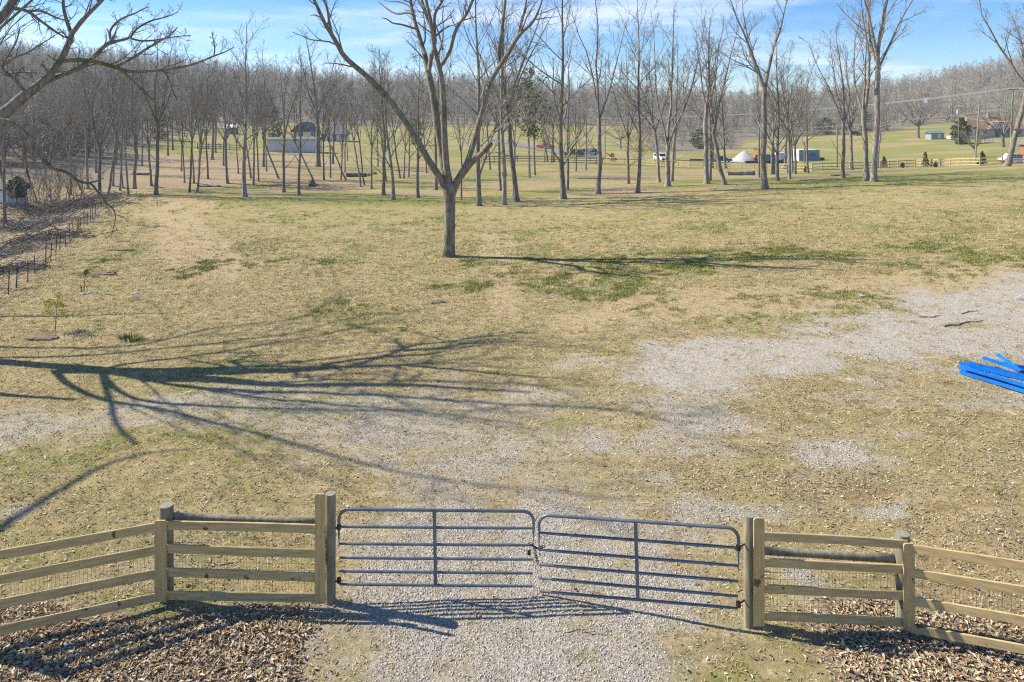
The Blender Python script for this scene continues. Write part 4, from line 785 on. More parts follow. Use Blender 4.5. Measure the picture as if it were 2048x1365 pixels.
def gate(label, A, B, rowsL, rowsR, xl, xr, xm, hinge):
    """tube gate: A,B ground ends of its plane; photo rows of the six rails at both stiles"""
    g = thing('tube_gate', label, 'gate', (0, 0, 0), 0, 'pair of tube gates'); r = .025
    p = lambda px, py: vplane(px, py, A, B)
    tl, tr, bl, br = p(xl, rowsL[0]), p(xr, rowsR[0]), p(xl, rowsL[-1] + 4), p(xr, rowsR[-1] + 4)
    ux = (tr - tl) / np.linalg.norm(tr - tl); up_l = (tl - bl) / np.linalg.norm(tl - bl); up_r = (tr - br) / np.linalg.norm(tr - br); c = .16; pts = [bl, bl * .5 + (tl - up_l * c) * .5, tl - up_l * c]
    for k in range(1, 6):
        a = k / 6 * math.pi / 2; pts.append(tl - up_l * c + up_l * c * math.sin(a) + ux * c * (1 - math.cos(a)))
    pts.append(tl + ux * c); pts += [tl * (1 - k) + tr * k for k in (.2, .35, .5, .65, .8)]; pts.append(tr - ux * c)
    for k in range(1, 6):
        a = k / 6 * math.pi / 2; pts.append(tr - ux * c + ux * c * math.sin(a) - up_r * c * (1 - math.cos(a)))
    pts += [tr - up_r * c, br * .5 + (tr - up_r * c) * .5, br]
    MB().tubes(np.array(pts), np.full(len(pts), r), 10, cap=True).build('frame', M_galv, g, True)
    for a, b_ in zip(rowsL[1:], rowsR[1:]):
        q0, q1 = p(xl + 1, a), p(xr - 1, b_); n = 9; k = np.linspace(0, 1, n); P = q0 * (1 - k[:, None]) + q1 * k[:, None]; rad = np.full(n, .0215); rad[[0, -1]] = .017
        MB().tubes(P, rad, 10).build('rail', M_galv, g, True)
    mtop, mbot = p(xm[0], rowsL[0] * .5 + rowsR[0] * .5 + 1), p(xm[1], rowsL[-1] * .5 + rowsR[-1] * .5 + 1)
    MB().beam(mtop, mbot, .034, .052, up=ux).build('centre_stile', M_galv, g)
    hx = xl if hinge == 'l' else xr; post = P2 if hinge == 'l' else P3g
    for row in ((rowsL if hinge == 'l' else rowsR)[1], (rowsL if hinge == 'l' else rowsR)[-1] - 8):
        q0 = p(hx, row); q1 = np.array([post[0] + (.09 if hinge == 'l' else -.09), post[1], q0[2]]); k = np.linspace(0, 1, 4)[:, None]
        mb = MB(); mb.tubes(q0 * (1 - k) + q1 * k, np.array([.014, .012, .012, .012]), 8, cap=True); mb.tubes(np.array([q0 - [0, 0, .035], q0, q0 + [0, 0, .035]]), np.full(3, .034), 10, cap=True); mb.build('hinge', M_dksteel, g)
    return p
GA, GB, GC = (-2.70, 10.88), (0.36, 10.98), (3.36, 10.22)
pl = gate('left of two grey steel tube gates, hung on the left gate post', GA, GB, (1019, 1054, 1088, 1116, 1143, 1169), (1023, 1057, 1091, 1119.5, 1147, 1173), 678, 1067, (869, 871), 'l')
pr = gate('right of two grey steel tube gates, sagging towards the right gate post', (0.43, 11.0), GC, (1030, 1066, 1100, 1130, 1157, 1183), (1057, 1096, 1132, 1163, 1193, 1217), 1078, 1477, (1271, 1276), 'r')
# chain and padlock joining the gates
ch = thing('chain', 'dark chain with padlock tying the two gates together in the middle', 'chain', (0, 0, 0))
q0, q1 = pl(1062, 1085), pr(1086, 1090); rng = np.random.default_rng(3)
path = [q0 + (q1 - q0) * k + np.array([0, -.04, -.05 * math.sin(math.pi * k)]) for k in np.linspace(0, 1, 7)] + [q0 + np.array([.06 + .008 * i, -.05, -.08 - .04 * i]) for i in range(6)]
for i, c in enumerate(path):
    a = np.linspace(0, 2 * math.pi, 9); ax = np.array([1, 0, -.4 if i < 7 else -3.]); ax /= np.linalg.norm(ax); up = np.array([0, 1, 0.]) if i % 2 else np.cross(ax, [0, 1, 0])
    MB().tubes(c + np.outer(np.cos(a), ax) * .030 + np.outer(np.sin(a), up) * .016, np.full(9, .006), 5).build('link', M_dksteel, ch)
MB().beam(q0 + [-.03, -.045, -.10], q0 + [-.03, -.045, -.17], .03, .05, (1, 0, 0)).build('padlock', M_dksteel, ch)

# ------------------------------------------------------------------ stack of blue steel beams
BEAMS = [((1918,741,.03),(2085,790,.03)), ((1921,749,.03),(2085,802,.03)), ((1919,737,.13),(2085,783,.13)), ((1940,737,.03),(2090,772,.03)), ((1938,737,.13),(2090,777,.13)), ((1922,746,.13),(2085,797,.13)),
         ((1966,734,.23),(2070,767,.20)), ((1994,731,.30),(2042,761,.24)), ((2000,731,.03),(2100,748,.03)), ((2035,741,.03),(2100,745,.03))]
BLAB = ['lying flat at the left end of the stack', 'at the near bottom edge of the stack', 'with its end farthest left on top', 'low in the middle of the stack', 'in the second layer behind the front ones', 'in the second layer at the near edge', 'slanting across the top of the stack', 'short and tilted, resting on top', 'apart at the far side of the stack', 'at the far right behind the stack']
for i, ((xa, ya, ha), (xb, yb, hb)) in enumerate(BEAMS):
    a = np.array(at(xa, ya)) + [0, 0, ha + .02]; b_ = np.array(at(xb, yb)) + [0, 0, hb + .02]
    if i < 6:
        zg = min(a[2], b_[2]); a[2] = b_[2] = zg = max(Tz(a[0], a[1]), Tz(b_[0], b_[1])) + ha + .03
    t = thing('steel_beam', f'bright blue steel beam {BLAB[i]}', 'beam', (0, 0, 0), 0, 'blue steel beams stacked on the grass'); d = (b_ - a) / np.linalg.norm(b_ - a); s = np.cross(d, [0, 0, 1]); s /= np.linalg.norm(s)
    MB().beam(a, b_, .055, .006).build('web', M_blue, t)
    for sg, nm in ((-1, 'flange'), (1, 'flange')): MB().beam(a + s * sg * .031, b_ + s * sg * .031, .006, .085).build(nm, M_blue, t)

# ------------------------------------------------------------------ wire fence on steel posts, left
TP = [(16,590),(32,577),(55,565),(70,549),(91,538),(101,521),(111,511),(119,501),(131,494),(139,482),(147,476),(162,465),(167.5,458),(174,452),(181,444),(185,440),(191.5,436),(196,430),(201,425),(206,421),(210.5,417)]
wf = thing('wire_fence', 'rusty wire fence on dark steel posts along the ditch at left', 'fence', (0, 0, 0)); rng = np.random.default_rng(6); tops = []
for px, py in [(-14, 612), (-45, 640)][::-1] + TP:
    x, y, z = at(px, py); h = rng.uniform(.95, 1.2); l0 = rng.normal(0, .04); p0 = np.array([x, y, z - .2]); p1 = np.array([x + l0, y, z + h]); mb = MB(); mb.beam(p0, p1, .045, .01, (1, 0, 0)); mb.beam(p0 + [0, .02, 0], p1 + [0, .02, 0], .01, .035, (1, 0, 0)); mb.build('steel_post', M_tpost, wf); tops.append((p0 + [0, 0, .2], p1))
for f in (.08, .2, .32, .45, .58, .72, .85, .97):
    P = np.array([a * (1 - f) + b_ * f + [0, -.01, 0] for a, b_ in tops]); MB().tubes(P, np.full(len(P), .006), 4).build('wire', M_wire, wf)
x, y, z = at(156, 472); mb = MB(); mb.beam((x, y, z - .2), (x + .03, y, z + 1.35), .13, .13, (1, 0, 0)); mb.build('wooden_post', M_boardv, wf)

# ------------------------------------------------------------------ brush piles, logs, debris
def brush(label, px, py, L, W, H, n, seed, m=M_stick):
    x, y, z = at(px, py); rng = np.random.default_rng(seed); c = rng.normal(0, 1, (n, 3)) * [L / 3, W / 3, H / 4]; c[:, 2] = np.abs(c[:, 2]) * np.exp(-(c[:, 0] / L * 1.6) ** 2) + .02
    d = rng.normal(0, 1, (n, 3)) * [1, .6, .28]; d /= np.linalg.norm(d, axis=1, keepdims=True); ln = rng.uniform(.4, 1.6, n)[:, None]
    mid = c + rng.normal(0, .08, (n, 3)); P = np.stack([c - d * ln / 2, mid, c + d * ln / 2], 1); P[:, :, 2] = np.maximum(P[:, :, 2], -.03); R = rng.uniform(.008, .035, n)[:, None] * np.array([[1, .8, .35]])
    t = thing('brush_pile', label, 'brush pile', (x, y, z), 0, 'brush piles in the ditch'); gx = P[:, :, 0] + x; gy = P[:, :, 1] + y; P[:, :, 2] += T(gx, gy) - z
    tag(MB().tubes(P, R, 4).build('branches', m, t), kind='stuff')
M_brushd = mat('dark_brush', (0.08, 0.07, 0.06), (0.19, 0.17, 0.148), 4.0, rough=1.0)
brush('largest dark brush pile under the bushes beyond the wire fence', 118, 428, 9, 4, 2.4, 800, 1, M_brushd)
brush('long grey brush heap halfway along the wire fence', 75, 455, 7, 3.5, 1.7, 650, 2)
brush('dark tangled brush heap in the ditch below the long grey one', 70, 485, 5, 3, 1.3, 420, 3, M_brushd)
brush('low scatter of cut branches at the left edge beside the ditch', 22, 508, 4.5, 3, .7, 300, 4)
brush('brush piled at the far end of the wire fence', 180, 404, 8, 4, 1.6, 500, 5)
brush('low brush heap at the left edge above the nearest fence posts', 12, 545, 3, 2, .5, 200, 6, M_brushd)
# bare thicket behind the brush piles
rng = np.random.default_rng(12)
for i, (px, py, h, n) in enumerate([(62, 412, 5, 14), (88, 410, 5.5, 16), (115, 405, 5, 16), (35, 418, 4, 10), (150, 400, 4.5, 12)]):
    x, y, z = at(px, py); t = thing('bare_thicket', f'thicket of bare upright saplings, {ORD[[1, 2, 3, 0, 4][i]]} from the left behind the brush piles', 'thicket', (x, y, z), 0, 'bare thickets behind the brush')
    b0 = np.stack([rng.normal(0, 1.1, n), rng.normal(0, .8, n), np.zeros(n)], 1); b0[:, 2] = T(b0[:, 0] + x, b0[:, 1] + y) - z - .15; d = rng.normal(0, .2, (n, 3)); d[:, 2] = 1; d /= np.linalg.norm(d, axis=1, keepdims=True); pts = [b0]
    for q in range(5): d = d + rng.normal(0, .08, d.shape); d /= np.linalg.norm(d, axis=1, keepdims=True); pts.append(pts[-1] + d * h / 5 * rng.uniform(.7, 1.1, (n, 1)))
    P = np.stack(pts, 1); R = rng.uniform(.02, .045, n)[:, None] * np.linspace(1, .3, 6)[None]; mb = MB(); mb.tubes(P, R, 4); mb.build('trunk', M_bark, t)
    cb = MB(); Pa, Ra = grow(rng, P, R, 8, .2, 1, 35, 10, .35, .5, .05, .12, 4, rmin=.009); cb.tubes(Pa, Ra, 3); Pb, Rb = grow(rng, Pa, Ra, 5, .2, 1, 35, 10, .5, .6, .04, .12, 3, rmin=.007); cb.tubes(Pb, Rb, 3); cb.build('crown', M_twig, t)
def lump(name, label, cat, px, py, sx, sy, sz, m, seed, group=None, sink=.25, n=(14, 9), Yfix=None):
    if Yfix: X = (px - 1024) * Yfix / F_PX; x, y, z = X, Yfix, Tz(X, Yfix)
    else: x, y, z = at(px, py)
    rng = np.random.default_rng(seed); nu, nv = n; V = []
    for i in range(nv):
        v = math.pi * i / (nv - 1)
        for j in range(nu):
            u = 2 * math.pi * j / nu; dd = np.array([math.sin(v) * math.cos(u), math.sin(v) * math.sin(u), math.cos(v)]); k = .75 + .5 * float(vnoise(dd[0] * 1.7 + seed * 3.1 + 5, dd[1] * 1.7 + dd[2] * 2.3 + 5, seed)) + .16 * (float(vnoise(dd[0] * 5 + seed, dd[1] * 5 + dd[2] * 6, seed)) - .5); V.append(dd * k * [sx / 2, sy / 2, sz] + [0, 0, sz * .3 - sink * sz])
    Q = [(i * nu + j, (i + 1) * nu + j, (i + 1) * nu + (j + 1) % nu, i * nu + (j + 1) % nu) for i in range(nv - 1) for j in range(nu)]
    o = MB().add(V, Q).build(name, m); o.location = (x, y, z); return tag(o, label, cat, group)
def log(label, px, py, L, r, rz, seed, m=M_log, name='fallen_log'):
    x, y, z = at(px, py); rng = np.random.default_rng(seed); k = np.linspace(-.5, .5, 9); P = np.stack([k * L, rng.normal(0, .06 * r * 4, 9), np.full(9, r * .8) + rng.normal(0, .03, 9)], 1); R = r * rng.uniform(.85, 1.1, 9)
    t = thing(name, label, 'log', (x, y, z), rz); MB().tubes(P, R, 12, cap=True).build('bark', m, t, True)
    a = np.linspace(0, 2 * math.pi, 13)[:-1]; e = P[-1] + [.004, 0, 0]; MB().add([e] + [e + [0, math.cos(q) * R[-1] * .8, math.sin(q) * R[-1] * .8] for q in a], None, [(0, i + 1, (i + 1) % 12 + 1) for i in range(12)]).build('cut_end', M_brushd, t); return t
log('pale fallen log lying on the grass before the gravel pile', 1482, 351, 4.2, .35, .06, 1)
log('thin pale log on the bare patch beside the rail fence trees', 1680, 352, 2.4, .09, .2, 2)
log('small log pile stick on the leafy slope behind the creek', 284, 350, 2.2, .15, .5, 3)
log('short dark log among rocks left of the slender trees', 712, 354, 2.6, .3, .15, 4, M_brushd)
log('grey log lying on the creek bank left of centre', 418, 374, 2.6, .12, .02, 5)
lump('tree_stump', 'dark round stump standing on the lawn before the creek', 'stump', 625, 371, .95, .9, .62, M_brushd, 3)
for i, (px, py, s) in enumerate([(738, 352, .9), (722, 348, .7), (750, 349, .8)]): lump('boulder', f'dark rock in the row beside the black log, {ORD[[1, 0, 2][i]]} from left', 'rock', px, py, s, s * .7, s * .4, M_brushd, 10 + i, 'dark rocks beyond the creek')
lump('soil_mound', 'dark heap of soil beside the yellow-green sapling', 'mound', 84, 677, 1.5, .6, .14, M_dirt, 21)
for i, (px, py, sx, lab) in enumerate([(205, 549, 1.5, 'larger dark clump of turned sod beyond the dead weed stalk'), (240, 501, 1.7, 'thin dark strip of sod far out near the wire fence'), (246, 484, 1.1, 'smallest dark sod clump near the hanging twig tip'), (870, 606, .9, 'small brown sod clump in the middle of the field')]): lump('sod_clump', lab, 'clod', px, py, sx, .5, .10, M_dirt, 30 + i)
for i, (px, py, s, lab) in enumerate([(164, 590, .28, 'left pale flat rock at the foot of the dead weed stalk'), (177, 588, .34, 'middle pale flat rock at the foot of the dead weed stalk'), (190, 586, .28, 'right dark-sided rock at the foot of the dead weed stalk'), (272, 590, .4, 'flat pale stone lying alone in the dry grass'), (2046, 600, .55, 'large pinkish rock at the right edge of the gravel'), (1725, 594, .35, 'pale stone on the dirt strip beside the gravel'), (1104, 591, .25, 'small white stone in the dry field, centre'), (430, 510, .3, 'small white stone far out in the dry field')]): lump('field_stone', lab, 'rock', px, py, s, s * .6, s * .22, M_rock, 50 + i)
# dead weed
x, y, z = at(172, 586); t = thing('dead_weed', 'brown dead weed stalks rising behind pale rocks in the left field', 'weed', (x, y, z)); rng = np.random.default_rng(4)
for k in range(6):
    h = .95 if k == 0 else rng.uniform(.25, .55); bx_ = rng.normal(0, .12); MB().tubes(np.array([[bx_, 0, -.05], [bx_ + rng.normal(0, .03), 0, h * .5], [bx_ + rng.normal(0, .06), 0, h]]), np.array([.016, .013, .008]), 5).build('stalk', M_brownl, t)
cb = MB(); needles(rng, cb, np.array([0, 0, .9]), (.10, .06, .10), 40, .05); cb.build('seed_head', M_brownl, t)
# fallen branches on the gravel at the right
for i, (pa, pb, r, lab) in enumerate([((1888, 655), (1965, 642), .03, 'dark fallen branch lying across the grass right of the gravel'), ((1920, 628), (1956, 622), .02, 'thin brown stick above the dark fallen branch'), ((1842, 636), (1880, 634), .025, 'small dark stick among leaves at the gravel edge'), ((420, 1125), (560, 1150), .012, 'thin twig lying in leaves behind the left fence'), ((1120, 1265), (1200, 1272), .01, 'small twig on the driveway in front of the gates')]):
    a, b_ = np.array(at(*pa)), np.array(at(*pb)); rng = np.random.default_rng(70 + i); k = np.linspace(0, 1, 7)[:, None]; P = a * (1 - k) + b_ * k; P[:, 0] += rng.normal(0, .03, 7); P[:, 1] += rng.normal(0, .05, 7); P[:, 2] = T(P[:, 0], P[:, 1]) + r * .8
    t = thing('fallen_branch', lab, 'branch', (0, 0, 0)); MB().tubes(P, np.linspace(r, r * .4, 7), 6, cap=True).build('stem', M_stick, t)
    Pa, Ra = grow(rng, P[None], np.linspace(r, r * .4, 7)[None], 7, .2, 1, 30, 10, .3, .5, 0, .1, 4, rmin=.004); Pa[:, :, 2] = np.maximum(Pa[:, :, 2], T(Pa[:, :, 0], Pa[:, :, 1]) + .005); MB().tubes(Pa, Ra, 3).build('side_twigs', M_stick, t)
# green tussock
x, y, z = at(263, 680); rng = np.random.default_rng(5); n = 260; a = rng.random(n) * 6.28; rr = rng.random(n) ** .5 * .33; b0 = np.stack([np.cos(a) * rr * 1.2, np.sin(a) * rr, np.zeros(n) - .02], 1); tip = b0 + np.stack([np.cos(a) * .15, np.sin(a) * .12, rng.uniform(.1, .24, n)], 1); sd = np.stack([-np.sin(a), np.cos(a), np.zeros(n)], 1) * .012
o = MB().add(np.stack([b0 - sd, b0 + sd, tip], 1).reshape(-1, 3), None, np.arange(3 * n).reshape(-1, 3)).build('grass_tussock', M_everb); o.location = (x, y, z); tag(o, 'rounded green tussock beside the long shadows in the left field', 'plant')

# ------------------------------------------------------------------ yellow rail fence across the back, dark fences
def rail_fence(name, label, pts, m, h, nr, spacing, pw=.13):
    P = [np.array(at(*p)) for p in pts]; t = thing(name, label, 'fence', (0, 0, 0)); samples = []
    for a, b_ in zip(P[:-1], P[1:]):
        L = math.hypot(*(b_ - a)[:2]); k = max(1, round(L / spacing))
        samples += [a + (b_ - a) * i / k for i in range(k)]
    samples.append(P[-1]); S = np.array(samples); S[:, 2] = T(S[:, 0], S[:, 1])
    for s in S: MB().beam(s - [0, 0, .2], s + [0, 0, h + .08], pw, pw, (1, 0, 0)).build('post', m, t)
    for a, b_ in zip(S[:-1], S[1:]):
        d = b_ - a; n = np.array([d[1], -d[0], 0]); n /= np.linalg.norm(n); n *= -1 if n[1] > 0 else 1; n *= (pw / 2 + .022)
        for q in range(nr): zz = h * (.14 + .80 * q / (nr - 1)); MB().beam(a + n + [0, 0, zz], b_ + n + [0, 0, zz], .035, .15).build('rail', m, t)
    return t
rail_fence('rail_fence', 'new yellow pine rail fence running across the back of the grounds', [(1209,326),(1290,331),(1380,337),(1460,340),(1560,342),(1625,343),(1700,340),(1760,338),(1830,334),(1900,333),(1960,332),(2005,330)], M_farrail, 1.3, 3, 2.6)
rail_fence('rail_fence', 'right-hand end of the yellow rail fence beyond the leaning tree', [(2022, 329), (2075, 327)], M_farrail, 1.3, 3, 2.6)
rail_fence('rail_fence', 'dark weathered rail fence behind the middle lawn trees', [(966,326),(1010,324),(1060,324),(1120,326),(1180,328),(1205,327)], M_darkrail, 1.2, 3, 3.2)
rail_fence('rail_fence', 'dark weathered rail fence near the blue shed on the left', [(395, 299), (440, 300), (480, 302)], M_darkrail, 1.2, 3, 3.2)

# ------------------------------------------------------------------ buildings
def house(name, label, cat, px, Yv, W, D, H, RH, rz, wall, roof, wins=(), doors=(), hip=0.0, over=.35, extra=None, py=None):
    if py is not None: x, y, z = at(px, py)
    else: x = (px - 1024) * Yv / F_PX; y = Yv; z = Tz(x, y)
    t = thing(name, label, cat, (x, y, z), rz); w2, d2 = W / 2, D / 2
    m = MB(); m.box(-w2, w2, -d2, d2, -.6, H); 
    if hip == 0: m.add([(-w2, -d2, H), (-w2, d2, H), (-w2, 0, H + RH * .96), (w2, -d2, H), (w2, d2, H), (w2, 0, H + RH * .96)], None, [(0, 2, 1), (3, 4, 5)])
    m.build('wall', wall, t)
    r = MB(); a, b_ = w2 + over, d2 + over; rl = a - hip; th = .14; dz = over * RH / d2
    top = [(-a, -b_, H - dz), (a, -b_, H - dz), (a, b_, H - dz), (-a, b_, H - dz), (-rl, 0, H + RH), (rl, 0, H + RH)]
    V = [(p[0], p[1], p[2] + th) for p in top] + top
    r.add(V, [(0, 1, 5, 4), (2, 3, 4, 5), (7, 6, 10, 11), (9, 8, 11, 10), (0, 6, 7, 1), (2, 8, 9, 3), (1, 7, 8, 2), (3, 9, 6, 0)], [(1, 2, 5), (3, 0, 4), (7, 11, 8), (9, 10, 6)]); r.build('roof', roof, t)
    for (side, u, z0, ww, hh) in wins:
        f = MB(); g = MB()
        if side == 'f': f.box(u - ww / 2 - .08, u + ww / 2 + .08, -d2 - .05, -d2 - .004, z0 - .08, z0 + hh + .08); g.box(u - ww / 2, u + ww / 2, -d2 - .07, -d2 - .052, z0, z0 + hh)
        else:
            sx = -1 if side == 'l' else 1; e = sorted([sx * (w2 + .05), sx * (w2 + .004)]); e2 = sorted([sx * (w2 + .07), sx * (w2 + .052)]); f.box(e[0], e[1], u - ww / 2 - .08, u + ww / 2 + .08, z0 - .08, z0 + hh + .08); g.box(e2[0], e2[1], u - ww / 2, u + ww / 2, z0, z0 + hh)
        fo_ = f.build('window', M_white, t); g.build('pane', M_glass, fo_)
    for (u, ww, hh, dm) in doors:
        d_ = MB().box(u - ww / 2, u + ww / 2, -d2 - .06, -d2 - .004, 0, hh).build('door', dm, t); MB().box(u + ww * .35, u + ww * .35 + .08, -d2 - .11, -d2 - .062, .95, 1.05).build('handle', M_dksteel, d_)
    if extra: extra(t, w2, d2, H, RH)
    return t
def barn_x(t, w2, d2, H, RH):
    for k in range(1, 6): MB().box(-w2 + k * w2 / 3 - .04, -w2 + k * w2 / 3 + .04, -d2 - .03, -d2 - .003, 0, H).build('batten', M_white, t)
house('barn', 'long low pale blue-grey outbuilding behind the leafy slope', 'outbuilding', 590, 172, 10.2, 5, 2.6, .4, .03, M_barn, M_greyroof, (), ((4.2, 2.4, 2.6, M_barn),), extra=barn_x, py=304)
house('house', 'white gabled house with slate-blue roof above the long outbuilding', 'house', 612, 208, 6, 5.4, 2.6, 2.3, 1.35, M_white, M_slate, (('f', -1.5, 1, 1.2, 1.2), ('f', 1.5, 1, 1.2, 1.2), ('l', 0, 1, 1.4, 1.3), ('r', 0, 1, 1.4, 1.3)), ((0, 1, 2.1, M_slate),), over=.5)
house('house', 'white house with broad grey roof right of the gabled one', 'house', 672, 205, 7, 6, 2.3, 2.2, .1, M_white, M_greyroof, (('f', -3, .9, 1.3, 1.2), ('f', 2.5, .9, 1.6, 1.2)), ((0, 1, 2.1, M_slate),), over=.5, hip=2.5)
house('shed', 'small dark blue shed with white-edged roof up the left slope', 'shed', 463, 215, 3.2, 3, 1.9, .8, .1, mat('navy_siding', (0.05, 0.06, 0.10), (0.07, 0.08, 0.13), 2), M_white, (('f', .9, .8, .5, .5),), ((-.4, .9, 1.6, M_slate),))
house('shed', 'white shed partly hidden by the cedar at the far left', 'shed', 24, 60, 1.9, 1.8, 1.5, .4, .25, M_barn, M_greyroof, (('f', .7, 1.0, .5, .5),), ((-.3, .7, 1.3, M_white),), py=408)
def porch_x(t, w2, d2, H, RH):
    MB().box(-w2 - 6, -w2 + 1, -d2 - 3, -d2 - .01, -.5, .35).build('deck', M_white, t)
    for u in (-w2 - 5.8, -w2 - 2.6, -w2 + .6): MB().box(u - .12, u + .12, -d2 - 2.9, -d2 - 2.66, .35, 2.5).build('porch_column', M_white, t)
    MB().prism([(-w2 - 6.5, 2.5), (-w2 + 1.5, 2.5), (-w2 + 1.5, 3.4)], -d2 - 3.3, -d2 + 1).build('porch_roof', M_brnroof, t)
    MB().box(-.6, .5, -.6, .5, H + 1, H + RH + 1.3).build('chimney', M_rock, t)
    MB().prism([(-2.9, H - .3), (2.9, H - .3), (0, H + 2.2)], -d2 - 1.6, -d2 + 2).build('gable', M_white, t)
    MB().add([(-3.3, -d2 - 1.9, H - .45), (0, -d2 - 1.9, H + 2.45), (3.3, -d2 - 1.9, H - .45), (-3.3, -d2 + 2, H - .45), (0, -d2 + 2, H + 2.45), (3.3, -d2 + 2, H - .45)], [(0, 1, 4, 3), (1, 2, 5, 4)]).build('gable_roof', M_brnroof, t)
house('house', 'large tan house with brown roof, chimney and porch on the right hillside', 'house', 1978, 226, 18, 9, 2.9, 3.4, -.12, mat('tan_siding', (.42, .38, .33), (.5, .46, .4), 2), M_brnroof, (('f', -6, .9, 1.6, 1.3), ('f', -3.6, .9, 1.2, 1.3), ('f', 3.6, .9, 1.6, 1.3), ('f', 6.5, .9, 1.6, 1.3)), ((0, 1.1, 2.1, M_slate),), over=.6, hip=3.0, extra=porch_x)
house('shed', 'small grey-green shed on the hillside left of the brown-roofed house', 'shed', 1869, 228, 4.2, 3, 2.0, .7, .05, mat('sage_siding', (.24, .29, .28), (.3, .35, .34), 2), mat('green_metal_roof', (.16, .21, .19), (.2, .25, .23), 2), (('f', -1.3, .8, .7, .6),), ((.6, 1.3, 1.7, M_white),))
house('house', 'brick house with grey roof at the right edge behind the leaning tree', 'house', 2112, 150, 10, 8, 2.7, 2.6, -.1, M_brick, M_greyroof, (('f', -3.2, .9, 1.4, 1.3), ('f', 2, .9, 1.4, 1.3)), ((-.5, 1, 2.1, M_white),), over=.5, hip=2.5)
house('house', 'tiny white house high on the wooded ridge at right', 'house', 1856, 430, 6, 5, 3.4, 2, .4, M_barn, M_slate, (('f', -2, 1, 1.4, 1.6), ('f', 2, 1, 1.4, 1.6), ('f', 0, 2.2, .8, .8)), ((0, 1.1, 2.1, M_slate),))
# white paling fence in the right yard
rail_fence('paling_fence', 'low white paling fence in the yard below the brown-roofed house', [(1968, 286), (1990, 285)], M_white, 1.0, 3, 1.2, .09)

# ------------------------------------------------------------------ road, gravel yard
def strip(name, label, pts, w, m, lift=.05):
    P = np.array([at(*p) if len(p) == 2 else (p[0], p[1], Tz(p[0], p[1])) for p in pts]); s = np.linspace(0, len(P) - 1, 60); C = np.stack([np.interp(s, np.arange(len(P)), P[:, c]) for c in range(2)], 1); d = np.gradient(C, axis=0); d /= np.linalg.norm(d, axis=1, keepdims=True); nn = np.stack([-d[:, 1], d[:, 0]], 1); V = []
    for k in (-.5, -.17, .17, .5): q = C + nn * w * k; V.append(np.column_stack([q, T(q[:, 0], q[:, 1]) + lift]))
    V = np.stack(V, 1).reshape(-1, 3); Q = [(i * 4 + j, i * 4 + j + 1, (i + 1) * 4 + j + 1, (i + 1) * 4 + j) for i in range(59) for j in range(3)]
    return tag(MB().add(V, Q).build(name, m, smooth=True), label, kind='structure')
strip('road', 'grey road crossing behind the trees', [(985, 277), (1040, 291), (1090, 299), (1150, 311), (1230, 318), (1330, 320), (1420, 322)], 7, M_road, .12)
x, y, z = at(1490, 324)
o = MB().add([(x + a, y + b_, Tz(x + a, y + b_) + .08) for a, b_ in [(-6, -5), (0, -6), (6, -5), (13, -3), (13, 4), (6, 8), (-3, 8), (-8, 3)]] + [(x + 2, y, Tz(x + 2, y) + .1)], None, [(i, (i + 1) % 8, 8) for i in range(8)]).build('gravel_yard', M_gravelpile); tag(o, 'pale gravel yard beyond the rail fence', kind='structure')
def cone_pile(label, px, py, r, h, seed):
    x, y, z = at(px, py); rng = np.random.default_rng(seed); V = []; nu, nv = 28, 8
    for i in range(nv):
        f = i / (nv - 1); rr = r * (1 - f) + .02; zz = h * (1 - (1 - f) ** 1.15) if i else -.3
        for j in range(nu): a = j * 2 * math.pi / nu; k = 1 + .18 * (float(vnoise(math.cos(a) * 2 + 7, math.sin(a) * 2 + f * 2 + 7, seed)) - .5) + rng.normal(0, .015); V.append((math.cos(a) * rr * k, math.sin(a) * rr * k, zz))
    Q = [(i * nu + j, i * nu + (j + 1) % nu, (i + 1) * nu + (j + 1) % nu, (i + 1) * nu + j) for i in range(nv - 1) for j in range(nu)]
    o = MB().add(V, Q).build('gravel_pile', M_gravelpile, smooth=True); o.location = (x, y, z); tag(o, label, 'gravel pile')
cone_pile('cone-shaped pale gravel pile in the yard beyond the rail fence', 1489, 322, 3.4, 2.5, 3)
for i, (a, b_, h, lab) in enumerate([((1490, 329), (1568, 327), .75, 'long low dark block wall in front of the gravel yard'), ((1380, 322), (1425, 323), .5, 'low dark timber stack at the left of the gravel yard')]):
    p, q = np.array(at(*a)), np.array(at(*b_)); t = thing('low_wall', lab, 'wall', (0, 0, 0)); n = 14
    for k in range(n): u0 = p + (q - p) * k / n; u1 = p + (q - p) * (k + .96) / n; MB().beam(u0 + [0, 0, h / 2 - .1], u1 + [0, 0, h / 2 - .1], .5, h + .2).build('block', mat('dark_block', (.07, .065, .065), (.12, .11, .11), 2), t)

